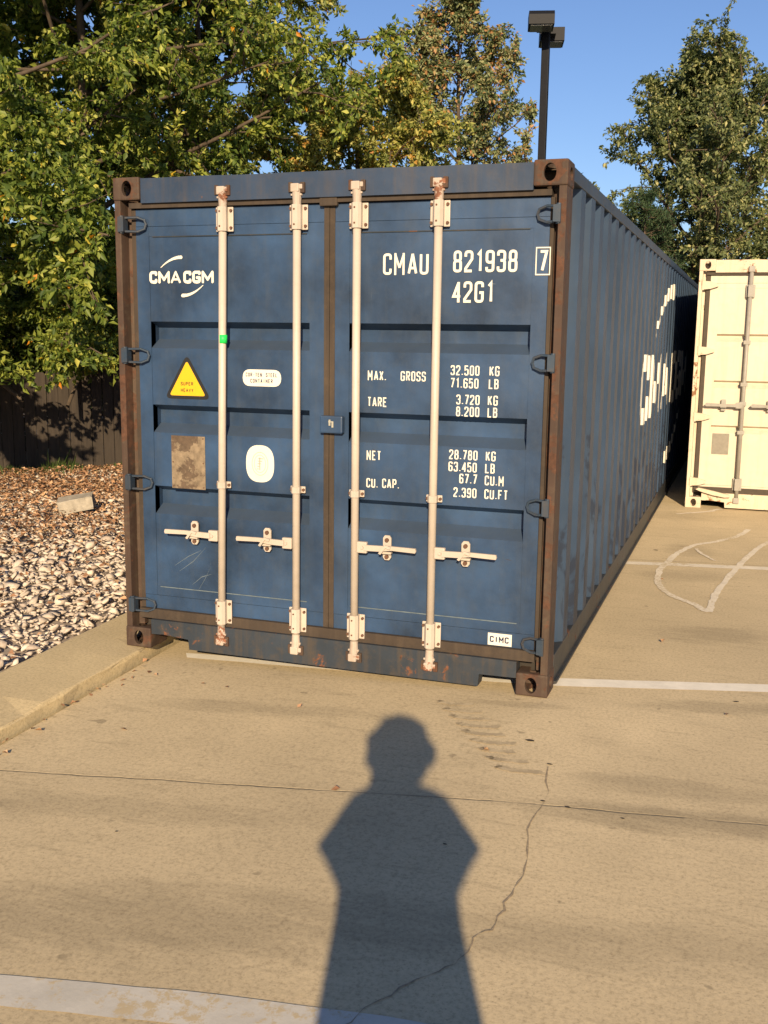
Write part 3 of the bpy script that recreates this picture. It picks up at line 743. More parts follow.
# hinges
for (x, z) in ((.195, 2.346), (.193, 1.655), (.185, .957), (.175, .258)):
    zz = adj(0, z, .03)[1]; hinge(dl, .028, .178, zz, .045, M['blue_rail'])
for (x, z) in ((2.298, 2.345), (2.296, 1.660), (2.296, .965), (2.29, .27)):
    zz = adj(0, z, .03)[1]; hinge(dr, W - .028, 2.295, zz, .045, M['blue_rail'])
lb = (M['cream_bar'], M['cam'], M['bolt'], M['cream_bar'])
YB = .012
lock_bar_set(dl, .660, .618, YB, -1, .690, lb, hl=.29)
lock_bar_set(dl, 1.078, 1.068, YB, -1, .684, lb, hl=.29)
lock_bar_set(dr, 1.402, 1.404, YB, 1, .696, lb, hl=.29)
lock_bar_set(dr, 1.822, 1.822, YB, 1, .698, lb, hl=.29)
# centre lock box
a = MB(); cx_, cz_ = adj(1.262, 1.322, 0); a.box(cx_ - .062, cx_ + .064, .008, .046, cz_ - .045, cz_ + .045, .008); a.build('lock_plate', M['blue'], dr)
a = MB(); a.box(cx_ - .01, cx_ + .0, .0045, .008, cz_ - .005, cz_ + .026); a.box(cx_ + .006, cx_ + .016, .0045, .008, cz_ - .014, cz_ + .012); a.box(cx_ - .012, cx_ + .016, .0048, .008, cz_ + .012, cz_ + .018); a.build('paint_mark', M['faint'], dr)
# tape on the first bar
gx, gz = adj(.651, 1.75, YB); a = MB(); a.cyl((gx, YB, gz - .022), (gx, YB, gz + .022), .0222, n=16); a.build('tape_band', M['green'], dl, True)
# ---- lettering on the doors (readings at the casting plane -> door skin)
YT = ZD - .0042
def T(s, x, z, h, cw, gap, wd, parent, m=M['white'], y=YT, **k):
    xx, zz = ad(x, z); return text_on('lettering', s, xx, zz, h, cw, gap, wd, y, m, parent, **k)
T('CMAU', 1.543, 2.074, .104, .0455, .0125, .0125, dr)
T('821938', 1.901, 2.083, .104, .0445, .0115, .0130, dr)
T('42G1', 1.900, 1.940, .102, .0445, .0115, .0130, dr)
x7, z7 = ad(2.318, 2.083)
text_on('lettering', '7', x7, z7, .100, .042, 0, .013, ZD - .008, M['white'], dr)
fx0, fz0 = ad(2.302, 2.067); fx1, fz1 = ad(2.372, 2.196)
a = MB()
for (p, q, r, s_) in ((fx0, fx1, fz0, fz0 + .006), (fx0, fx1, fz1 - .006, fz1), (fx0, fx0 + .005, fz0 + .006, fz1 - .006), (fx1 - .005, fx1, fz0 + .006, fz1 - .006)): a.box(p, q, ZD - .008, ZD - .0042, r, s_)
a.build('check_digit_frame', M['white'], dr)
sw = dict(parent=dr); 
def small(s, x, z, **k): return T(s, x, z, .049, .0215, .0060, .0066, dr, **k)
small('MAX.', 1.468, 1.556, space=.030); small('GROSS', 1.643, 1.557)
small('32.500', 1.901, 1.592); small('KG', 2.096, 1.592); small('71.650', 1.901, 1.530); small('LB', 2.094, 1.530)
small('TARE', 1.468, 1.424)
small('3.720', 1.933, 1.450); small('KG', 2.092, 1.450); small('8.200', 1.933, 1.392); small('LB', 2.092, 1.392)
small('NET', 1.466, 1.152)
small('28.780', 1.903, 1.178); small('KG', 2.090, 1.178); small('63.450', 1.901, 1.118); small('LB', 2.088, 1.118)
small('CU.', 1.466, 1.010); small('CAP.', 1.552, 1.012)
small('67.7', 1.958, 1.060); small('CU.M', 2.088, 1.058); small('2.390', 1.930, .990); small('CU.FT', 2.088, .990)
# company name on the left door, partly behind the bar
def seg_d(px, pz, a, b):
    dx, dz = b[0] - a[0], b[1] - a[1]; L = dx * dx + dz * dz; t = 0 if L == 0 else max(0, min(1, ((px - a[0]) * dx + (pz - a[1]) * dz) / L))
    return math.hypot(px - a[0] - t * dx, pz - a[1] - t * dz)
def logo_strokes():
    """bold wide letters and the two sweeps, in units of the letter height"""
    out = []; hw = .118
    u = 0
    for ch, wdt in (('C', .74), ('M', 1.10), ('A', .92), (' ', .16), ('C', .74), ('G', .78), ('M', 1.10)):
        if ch == ' ': u += wdt; continue
        ww = wdt - 2 * hw
        for g in ([('o', (1, .86), r_(1, 1), r_(0, 1), r_(0, 0), r_(1, 0), (1, .44), (.62, .44))] if ch == 'G' else [('o', (1, .80), r_(1, 1), r_(0, 1), r_(0, 0), r_(1, 0), (1, .20))] if ch == 'C' else [('o', (0, 0), (0, 1), (.5, .25), (1, 1), (1, 0))] if ch == 'M' else GL[ch]):
            P = round_path([(u + hw + p[0] * ww, hw + p[1] * (1 - 2 * hw), *p[2:]) for p in g[1:]], g[0] == 'c', .22)
            k = hw * (.88 if ch == 'M' else 1) * (.75 if len(g) == 3 and ch == 'A' else 1)
            for p, q in zip(P[:-1], P[1:]): out.append((p, q, k, k))
        u += wdt + .07
    for (x, z, dx, dz, w0, w1, up) in ((1.10, 1.28, 1.85, .78, .03, .14, True), (3.05, -.95, 1.85, .80, .14, .03, False)):
        pr = None
        for i in range(15):
            t = i / 14; p = Vector((x + dx * t, z + dz * (1 - (1 - t) ** 2 if up else t * t))); wv = w0 + (w1 - w0) * t
            if pr: out.append((pr[0], p, pr[1], wv))
            pr = (p, wv)
    return out
LOGO = [(p, q, (a_ + b_) / 2, min(p.x, q.x) - .15, max(p.x, q.x) + .15) for p, q, a_, b_ in logo_strokes()]
def logo_inside(u, v):
    for (p, q, w_, lo, hi) in LOGO:
        if lo <= u <= hi and seg_d(u, v, p, q) <= w_: return True
    return False
lx, lz = ad(.216, 2.037); hL = .0665; V = []; F = []; nu = 260; nv = 150
for i in range(nu):
    u0, u1 = 6.0 * i / nu, 6.0 * (i + 1) / nu; run = None
    for k in range(nv + 1):
        v = -1.2 + 3.5 * k / nv; f = k < nv and logo_inside((u0 + u1) / 2, v + 1.75 / nv)
        if f and run is None: run = v
        if not f and run is not None:
            q = len(V); V += [(lx + u0 * hL, YT, lz + run * hL), (lx + u1 * hL, YT, lz + run * hL), (lx + u1 * hL, YT, lz + v * hL), (lx + u0 * hL, YT, lz + v * hL)]; F.append((q, q + 1, q + 2, q + 3)); run = None
me = bpy.data.meshes.new('company_lettering'); me.from_pydata(V, [], F); link('company_lettering', me, M['white'], dl)
# warning triangle
def flat(pts, y, th, m, parent, name):
    a = MB(); a.prism(pts, y - th, y); return a.build(name, m, parent)
def rounded(pts, r):
    return [(p.x, p.y) for p in round_path([(x, z, 1) for x, z in pts], True, r)]
t3 = [ad(.432, 1.668), ad(.292, 1.428), ad(.574, 1.428)]
flat(rounded(t3, .04), ZD - .0002, .0015, M['black'], dl, 'warning_sign')
cx3 = sum(p[0] for p in t3) / 3; cz3 = sum(p[1] for p in t3) / 3
ti = [(cx3 + (x - cx3) * .78, cz3 + (z - cz3) * .78) for x, z in t3]
flat(rounded(ti, .018), ZD - .0019, .0008, M['yellow'], dl, 'warning_face')
text_on('lettering', 'SUPER', cx3 - .040, cz3 - .008, .019, .0125, .0035, .0034, ZD - .0030, M['black'], dl)
text_on('lettering', 'HEAVY', cx3 - .040, cz3 - .043, .019, .0125, .0035, .0034, ZD - .0030, M['black'], dl)
# steel-grade label
c0 = ad(.765, 1.5515); c1 = ad(.987, 1.5515); zt_ = ad(0, 1.595)[1]; zb2 = ad(0, 1.508)[1]
flat(rounded([(c0[0], zb2), (c0[0], zt_), (c1[0], zt_), (c1[0], zb2)], .046), ZD - .0002, .0015, M['white'], dl, 'steel_label')
text_on('lettering', 'COR-TEN', c0[0] + .018, zb2 + .050, .021, .0105, .0036, .0034, ZD - .0024, M['navy'], dl)
text_on('lettering', 'STEEL', c0[0] + .136, zb2 + .050, .021, .0105, .0034, .0034, ZD - .0024, M['navy'], dl)
text_on('lettering', 'CONTAINER', c0[0] + .045, zb2 + .018, .021, .0110, .0036, .0034, ZD - .0024, M['navy'], dl)
# oval approval label with a faded round seal
oc = ad(.862, 1.099); n = 40
def ell(cx, cz, a_, b_, k=n, pw=2.6):
    o = []
    for i in range(k):
        t = 2 * PI * i / k; c_, s_ = round(math.cos(t), 9), round(math.sin(t), 9)
        o.append((cx + a_ * math.copysign(abs(c_) ** (2 / pw), c_), cz + b_ * math.copysign(abs(s_) ** (2 / pw), s_)))
    return o
flat(ell(oc[0], oc[1], .083, .100), ZD - .0002, .0015, M['white'], dl, 'approval_label')
def ring(cx, cz, a0, b0, wd, y, m, parent, name):
    P = [Vector((cx + a0 * math.cos(q * PI / 20), cz + b0 * math.sin(q * PI / 20))) for q in range(40)]; V = []; F = []
    for (A, B, Cc, D) in stroke_quads(P, True, wd):
        k = len(V); V += [(p.x, y, p.y) for p in (A, B, Cc, D)]; F.append((k, k + 1, k + 2, k + 3))
    me = bpy.data.meshes.new(name); me.from_pydata(V, [], F); return link(name, me, m, parent)
ring(oc[0], oc[1], .047, .062, .003, ZD - .0025, M['faint'], dl, 'seal_ring'); ring(oc[0], oc[1], .034, .047, .0025, ZD - .0025, M['faint'], dl, 'seal_ring')
a = MB()
for k in range(5): a.box(oc[0] - .018 + .002 * k, oc[0] - .008 + .007 * k, ZD - .0030, ZD - .0024, oc[1] - .030 + .014 * k, oc[1] - .026 + .014 * k)
a.box(oc[0] - .004, oc[0] + .002, ZD - .0034, ZD - .0031, oc[1] - .034, oc[1] + .034)
a.build('seal_emblem', M['faint'], dl)
# data plate
p0 = ad(.327, .938); p1 = ad(.534, 1.228)
a = MB(); a.box(p0[0], p1[0], ZD - .004, ZD - .0002, p0[1], p1[1], .001); a.build('data_plate', M['plate'], dl)
for fx in (.05, .95):
    for fz in (.04, .5, .96): xx = p0[0] + (p1[0] - p0[0]) * fx; zz = p0[1] + (p1[1] - p0[1]) * fz; a = MB(); a.cyl((xx, ZD - .0035, zz), (xx, ZD - .007, zz), .004, n=6); a.build('rivet', M['bolt'], dl)
# maker's label
q0 = ad(2.128, .249); q1 = ad(2.250, .311)
a = MB(); a.box(q0[0], q1[0], ZD - .0055, ZD - .0020, q0[1], q1[1]); a.build('maker_label', M['white'], dr)
text_on('lettering', 'CIMC', q0[0] + .010, q0[1] + .015, .033, .0215, .0020, .0068, ZD - .0062, M['navy'], dr)

# scratches on the left leaf
def scratch(pts, wd, name='scratch', parent=dl, y=ZD - .0008, m=M['faint']):
    V = []; F = []
    for i, p in enumerate(pts):
        x, z = ad(*p); ww = wd * (1 if 0 < i < len(pts) - 1 else .3); V += [(x, y, z - ww / 2), (x, y, z + ww / 2)]
        if i: F.append((2 * i - 2, 2 * i, 2 * i + 1, 2 * i - 1))
    me = bpy.data.meshes.new(name); me.from_pydata(V, [], F); return link(name, me, m, parent)
M['scuff'] = plain('scuffed paint', (.10, .13, .15), .6, var=.3)
for pts in ([(.33, .50), (.42, .56), (.50, .60)], [(.36, .47), (.45, .535), (.53, .62)], [(.47, .36), (.52, .44), (.55, .50)], [(.44, .40), (.50, .45), (.56, .47)]): scratch(pts, .004, m=M['scuff'])
scratch([(.27, .43), (.2715, .50), (.274, .505)], .05, m=M['scuff']) if False else None
rq = random.Random(21)
for k in range(26):
    x = rq.uniform(.22, 2.25); z = rq.choice([rq.uniform(1.9, 2.2), rq.uniform(1.46, 1.65), rq.uniform(1.0, 1.2), rq.uniform(.42, .75)])
    if 1.13 < x < 1.36: continue
    L = rq.uniform(.01, .06); an = rq.choice([PI / 2, rq.uniform(0, PI)])
    scratch([(x, z), (x + L * .5 * math.cos(an) + .003, z + L * .5 * math.sin(an)), (x + L * math.cos(an), z + L * math.sin(an))], rq.uniform(.0015, .004), 'paint_scratch', dl if x < 1.24 else dr, m=M['scuff'] if rq.random() < .5 else M['gasket'])
# horizontal weld seams on the leaves
for (d_, xa, xb) in ((dl, .205, 1.11), (dr, 1.36, 2.26)):
    for z in (2.16 + .12, .372):
        a = MB(); zz = ad(0, z)[1]; a.box(xa, xb, ZD - .0052, ZD - .0021, zz - .0025, zz + .0025); a.build('weld_seam', M['hinge' if z > 1 else 'scuff'], d_)

# ---- big company name on the right-hand wall, following the corrugation
def side_letters(parent, path):
    """film patches on the corrugated wall wherever the flat lettering covers it"""
    def inside(py, pz): return logo_inside((py - 3.9) / 1.04, (pz - 1.045) / .60)
    V = []; F = []; dzz = .012
    for (a, b) in zip(path[:-1], path[1:]):
        if b[1] < 3.8 or a[1] > 10: continue
        L = b[1] - a[1]; n = max(1, int(L / .025))
        if L < 1e-6: continue
        nx, ny = (b[1] - a[1]), -(b[0] - a[0]); l = math.hypot(nx, ny); nx /= l; ny /= l
        for i in range(n):
            t0, t1 = i / n, (i + 1) / n; y0 = a[1] + L * t0; y1 = a[1] + L * t1; x0 = a[0] + (b[0] - a[0]) * t0; x1 = a[0] + (b[0] - a[0]) * t1
            run = None; K = int(2.1 / dzz)
            for k in range(K + 1):
                z = .3 + k * dzz; f = k < K and inside((y0 + y1) / 2, z + dzz / 2)
                if f and run is None: run = z
                if not f and run is not None:
                    q = len(V); o = .0015
                    V += [(x0 + nx * o, y0 + ny * o, run), (x1 + nx * o, y1 + ny * o, run), (x1 + nx * o, y1 + ny * o, z), (x0 + nx * o, y0 + ny * o, z)]; F.append((q, q + 1, q + 2, q + 3)); run = None
    me = bpy.data.meshes.new('wall_lettering'); me.from_pydata(V, [], F); return link('wall_lettering', me, M['white'], parent)
side_letters(blue, paths[1])

# ---- cream container
mt_cream = dict(casting=M['cream_worn'], post=M['cream_worn'], rail=M['cream_worn'], seal2=M['dark_seal'], side=M['cream'], toprail=M['cream_worn'], botrail=M['cream_worn'])
wc, wp = container('shipping_container', 6.058, R(2.0), (2.705, 6.48, 0.001), mt_cream, None, None)
tag(wc, 'cream shipping container with grey locking bars beyond the blue one', 'container')
wrec = [(1.835, 1.755), (1.355, 1.275), (.885, .805)]
wl = make_door(.120, 1.206, .215, 1.14, M['cream'], wc, wrec, .30, 2.30, .05)
wr = make_door(1.266, 2.335, 1.33, 2.25, M['cream'], wc, wrec, .30, 2.30, .05)
seal(.078, .1195, .045, .11, .227, 2.429, wl, M['dark_seal']); seal(1.2065, 1.2355, .046, .10, .227, 2.429, wl, M['dark_seal']); seal(1.2365, 1.2655, .049, .10, .227, 2.429, wr, M['dark_seal'])
for z in (2.33, 1.66, .97, .28):
    for (dd, xp, xd) in ((wl, .028, .20), (wr, W - .028, W - .20)):
        a = MB(); s = 1 if xd > xp else -1
        a.prism([(xp, z - .045), (xp, z + .045), (xp + s * .09, z + .038), (xd, z + .012), (xd, z - .012), (xp + s * .09, z - .038)], .008, .044); a.cyl((xp + s * .014, .02, z - .05), (xp + s * .014, .02, z + .05), .016, n=10)
        a.build('hinge', M['cream_worn'], dd)
def far_bar(parent, x, side, zh):
    y = .012; a = MB(); a.cyl((x, y, .09), (x, y, 2.50), .021, n=14); a.build('locking_bar', M['greybar'], parent, True)
    for z in (.10, 2.49):
        a = MB(); a.box(x - .03, x + .03, y - .024, y + .03, z - .03, z + .03, .006); a.build('locking_cam', M['greybar'], parent)
    for z in (2.27, .27):
        a = MB(); a.box(x - .045, x + .045, y + .016, y + .026, z - .065, z + .065, .004); a.box(x - .026, x + .026, y - .025, y + .018, z - .062, z + .062, .005); a.build('bar_bracket', M['greybar'], parent)
    for z in (1.75, 1.32, 1.12, .82):
        a = MB(); a.box(x - .035, x + .035, y - .022, y + .022, z - .02, z + .02, .004); a.build('bar_guide', M['greybar'], parent)
    a = MB(); a.box(min(x, x + side * .07), max(x, x + side * .07), y - .026, y + .004, zh - .03, zh + .03, .005)
    a.prism([(x + side * .06, zh - .016), (x + side * .06, zh + .016), (x + side * .2, zh + .014), (x + side * .36, zh + .022), (x + side * .38, zh), (x + side * .36, zh - .014), (x + side * .2, zh - .012)], y - .034, y - .018)
    a.build('door_handle', M['greybar'], parent)
    a = MB(); xk = x + side * .19; a.box(xk - .024, xk + .024, y + .0, y + .02, zh - .06, zh + .06, .006); a.box(xk - .03, xk + .03, y - .040, y - .002, zh - .022, zh - .012); a.build('handle_catch', M['greybar'], parent)
for x, s, d_ in ((.515, -1, wl), (.97, -1, wl), (1.40, 1, wr), (1.82, 1, wr)): far_bar(d_, x, s, 1.10)
a = MB(); a.box(.235, .405, ZD - .005, ZD - .0005, .58, .80, .001); a.build('data_plate', plain('dull grey plate', (.20, .18, .145), .6), wl)
a = MB(); a.prism([(.10, .205), (.13, .222), (.30, .190), (.44, .160), (.455, .138), (.40, .132), (.28, .150), (.15, .185)], -.035, .004); a.build('bent_sill_guard', M['cream_worn'], wc)

# ------------------------------------------------------------------ light pole
lp = empty('street_lamp', (-.613, 14.673, -.05))
tag(lp, 'tall black square pole with two box floodlights behind the container', 'street lamp')
a = MB(); a.box(-.066, .066, -.066, .066, 0, 7.36, .008); a.build('pole', M['polemetal'], lp)
a = MB(); a.box(-.16, .16, -.16, .16, .04, .07); a.build('base_plate', M['polemetal'], lp)
def lamp_head(px, py, z, yaw, name='lamp_head'):
    a = MB(); a.prism([(-.25, -.10), (-.25, .06), (-.19, .13), (.25, .13), (.25, -.10)], -.22, .22, 'x')
    a.box(-.05, .05, .252, .50, -.05, .05)
    a.prism([(-.27, -.27), (.27, -.27), (.27, .27), (-.27, .27)], -.182, -.171, 'z') if False else None
    o = a.build(name, M['polemetal'], lp); o.location = (px, py, z); o.rotation_euler = (0, 0, yaw)
    a = MB(); a.box(-.19, .19, -.21, .21, -.116, -.1005); a.build('lamp_glass', M['lens'], o)
lamp_head(.0, -.50, 7.27, .25); lamp_head(.0, .50, 7.25, .25 + PI)

# ------------------------------------------------------------------ fence
fn = empty('wooden_fence', (-5.78, 5.93, -.05))
tag(fn, 'dark weathered board fence in the shade under the trees', 'fence')
fd = Vector((.62, .785)).normalized(); fn.rotation_euler = (0, 0, math.atan2(fd.y, fd.x))
rng = random.Random(11); a = MB()
x = -7.0
while x < 11:
    h = 1.32 + rng.uniform(-.025, .025); wd = .138; o = rng.uniform(-.006, .006)
    a.prism([(x, 0), (x, h - .03), (x + .03, h), (x + wd - .03, h), (x + wd, h - .03), (x + wd, 0)], o, o + .019); x += wd + rng.uniform(.004, .014)
a.build('boards', M['fence'], fn)
for z in (.3, 1.0):
    a = MB(); a.box(-7, 11, .03, .07, z, z + .09); a.build('rail', M['fence'], fn)
for k in range(9):
    a = MB(); a.box(-7 + k * 2.2, -6.91 + k * 2.2, .071, .16, -.2, 1.3); a.build('post', M['fence'], fn)

# ------------------------------------------------------------------ stones, fallen leaves, grass (nobody could count these)
npr = np.random.default_rng(7)
def fence_side(x, y):                      # distance in front of the fence (towards the camera)
    n = np.array([fd.y, -fd.x]); return (x + 5.78) * n[0] + (y - 5.93) * n[1]
def wedge(n, near=3.0, far=17):
    """points over the visible part of the bed and a margin beside it"""
    x = npr.uniform(-9.5, -.43, n); y = npr.uniform(-3.5, 12, n)
    return x, y
def convex_stone(rs):
    P = rs.normal(size=(9, 3)); P /= np.linalg.norm(P, axis=1)[:, None]; P *= rs.uniform(.8, 1.0, (9, 1))
    bm = bmesh.new(); [bm.verts.new(p) for p in P]
    r = bmesh.ops.convex_hull(bm, input=bm.verts)
    bmesh.ops.delete(bm, geom=[v for v in bm.verts if not v.link_faces], context='VERTS')
    bmesh.ops.triangulate(bm, faces=bm.faces); bmesh.ops.recalc_face_normals(bm, faces=bm.faces); bm.verts.index_update()
    V = np.array([v.co for v in bm.verts]); F = np.array([[v.index for v in f.verts] for f in bm.faces]); bm.free(); return V, F
protos = [convex_stone(npr) for _ in range(14)]
def rotm(a, b, c):
    ca, sa, cb, sb, cc, sc = np.cos(a), np.sin(a), np.cos(b), np.sin(b), np.cos(c), np.sin(c)
    o = np.zeros((len(a), 3, 3))
    o[:, 0, 0] = cc * cb; o[:, 0, 1] = cc * sb * sa - sc * ca; o[:, 0, 2] = cc * sb * ca + sc * sa
    o[:, 1, 0] = sc * cb; o[:, 1, 1] = sc * sb * sa + cc * ca; o[:, 1, 2] = sc * sb * ca - cc * sa
    o[:, 2, 0] = -sb; o[:, 2, 1] = cb * sa; o[:, 2, 2] = cb * ca
    return o
def stones(n, smin, smax, zoff):
    x, y = wedge(n); f = fence_side(x, y)
    keep = (f > .35) & (x < .117 - .045 * y - .56)
    # only the corridor between the camera's left edge and the container, with a margin
    ax = x - CAMP.x; ay = y - CAMP.y; ang = np.degrees(np.arctan2(-ax, ay)); keep &= (ang > 24) & (ang < 49)
    x, y = x[keep], y[keep]; n = len(x)
    s = smin * (smax / smin) ** (npr.random(n) ** 1.7); 
    rot = rotm(npr.normal(0, .35, n), npr.normal(0, .35, n), npr.uniform(0, 2 * PI, n))
    sc = np.stack([s, s * npr.uniform(.55, .95, n), s * npr.uniform(.22, .48, n)], 1)
    z = np.array([zb(a_, b_) for a_, b_ in zip(x, y)]) + zoff + s * .22
    Vs = []; Fs = []; Ts = []; base = 0; pid = npr.integers(0, len(protos), n); tint = np.clip(npr.normal(.5, .25, n), 0, 1)
    for k, (PV, PF) in enumerate(protos):
        ix = np.where(pid == k)[0]
        V = np.einsum('nij,nvj->nvi', rot[ix], PV[None] * sc[ix][:, None, :]) + np.stack([x[ix], y[ix], z[ix]], 1)[:, None, :]
        F = PF[None] + (np.arange(len(ix)) * len(PV))[:, None, None] + base
        base += V.shape[0] * V.shape[1]; Vs.append(V.reshape(-1, 3)); Fs.append(F.reshape(-1, 3)); Ts.append(np.repeat(tint[ix], len(PF)))
    return np.concatenate(Vs), np.concatenate(Fs), np.concatenate(Ts)
V1, F1, T1 = stones(80000, .016, .045, .012); V2, F2, T2 = stones(17000, .04, .085, .02)
st = np_mesh('gravel', np.concatenate([V1, V2]), np.concatenate([F1, F2 + len(V1)]), M['stone'], tint=np.concatenate([T1, T2]))
tag(st, 'broken pale grey limestone rubble filling the bed behind the kerb', 'gravel', kind='stuff')
def leaf_geo(pos, d, nrm, ln, wd, fold=.25):
    """folded kite leaves: pos base (n,3), d axis, nrm normal"""
    side = np.cross(d, nrm); side /= np.linalg.norm(side, axis=1)[:, None] + 1e-9
    up = np.cross(side, d)
    b = pos; tip = pos + d * ln[:, None] - up * (ln * .15)[:, None]; mid = pos + d * (ln * .42)[:, None]
    l = mid + side * (wd / 2)[:, None] + up * (wd * fold)[:, None]; r = mid - side * (wd / 2)[:, None] + up * (wd * fold)[:, None]
    V = np.stack([b, l, tip, r], 1).reshape(-1, 3); k = np.arange(len(pos)) * 4
    F = np.stack([np.stack([k, k + 1, k + 2], 1), np.stack([k, k + 2, k + 3], 1)], 1).reshape(-1, 3)
    return V, F
def unit(v): return v / (np.linalg.norm(v, axis=1)[:, None] + 1e-9)
# fallen leaves: thicker towards the fence and in drifts, a few blown on the pavement
x, y = wedge(330000); f = fence_side(x, y)
ang = np.degrees(np.arctan2(-(x - CAMP.x), y - CAMP.y))
dens = .42 * np.clip(1.25 - f / 5.2, .05, 1) * (0.45 + .9 * (np.sin(x * 2.1 + y * 1.3) * np.sin(y * 2.7 - x) * .5 + .5))
keep = (f > .3) & (ang > 24) & (ang < 49) & (x < .117 - .045 * y - .5) & (npr.random(len(x)) < dens)
x, y = x[keep], y[keep]; z = np.array([zb(a_, b_) for a_, b_ in zip(x, y)]) + npr.uniform(.045, .095, len(x))
px_ = [(.681, -.307), (.278, -.198), (.806, -.32), (1.851, -1.31), (.20, -.215), (.23, -.36), (.21, -.5), (.28, -.28), (.19, -.75), (.62, -1.0), (2.9, 1.2), (3.3, .1), (2.75, 2.9), (.24, -.31), (.33, -.24), (.27, -.44), (1.3, -.5), (.18, -.62), (2.3, -.75)]
px_ += [(kx(-t) + .02 + npr.random() ** 2 * .12, -t) for t in npr.uniform(.05, 1.6, 16)]
for (a_, b_) in px_: x = np.append(x, a_); y = np.append(y, b_); z = np.append(z, zg(a_) + .009)
n = len(x); d = unit(np.stack([npr.normal(size=n), npr.normal(size=n), npr.normal(0, .25, n)], 1)); nr = unit(np.stack([npr.normal(0, .35, n), npr.normal(0, .35, n), np.ones(n)], 1))
ln = npr.uniform(.03, .065, n); ln[-len(px_):] *= .6
V, F = leaf_geo(np.stack([x, y, z], 1), d, nr, ln, ln * npr.uniform(.5, .8, n), npr.uniform(-.1, .45, n))
fl = np_mesh('fallen_leaves', V, F, M['fallen'], tint=np.repeat(npr.random(n), 2))
tag(fl, 'dry orange brown fallen leaves scattered over the rubble and kerb', 'leaves', kind='stuff')
# grass along the fence foot
n = 9000; s_ = npr.uniform(-6, 9, n); off = np.abs(npr.normal(0, .28, n)) + .05
gxy = np.array([-5.78, 5.93]) + s_[:, None] * np.array([fd.x, fd.y]) + off[:, None] * np.array([fd.y, -fd.x])
clump = (np.sin(s_ * 3.1) + np.sin(s_ * 7.7 + 2)) * .25 + .6; hh = npr.uniform(.04, .20, n) * clump; hh[npr.random(n) < .02] *= 2.2
p = np.column_stack([gxy, np.full(n, -.04)]); d = unit(np.stack([npr.normal(0, .3, n), npr.normal(0, .3, n), np.ones(n)], 1))
V, F = leaf_geo(p, d, unit(np.stack([npr.normal(size=n), npr.normal(size=n), npr.normal(0, .2, n)], 1)), hh, np.full(n, .009), npr.uniform(0, .2, n))
tag(np_mesh('grass', V, F, M['grass'], tint=np.repeat(npr.random(n), 2)), 'ragged green grass growing along the fence foot', 'grass', kind='stuff')
# the loose block lying on the rubble
a = MB(); a.box(-.17, .17, -.10, .10, 0, .13, .012)
for v in a.bm.verts: v.co += Vector((rng.uniform(-.012, .012), rng.uniform(-.012, .012), rng.uniform(-.008, .008)))
rk = a.build('stone_block', plain('grey block', (.30, .27, .22), .9, var=.3, scale=14)); rk.location = (-3.0, 3.72, .02); rk.rotation_euler = (R(8), R(-10), R(28))
tag(rk, 'squared grey stone block lying tilted on top of the rubble', 'block')

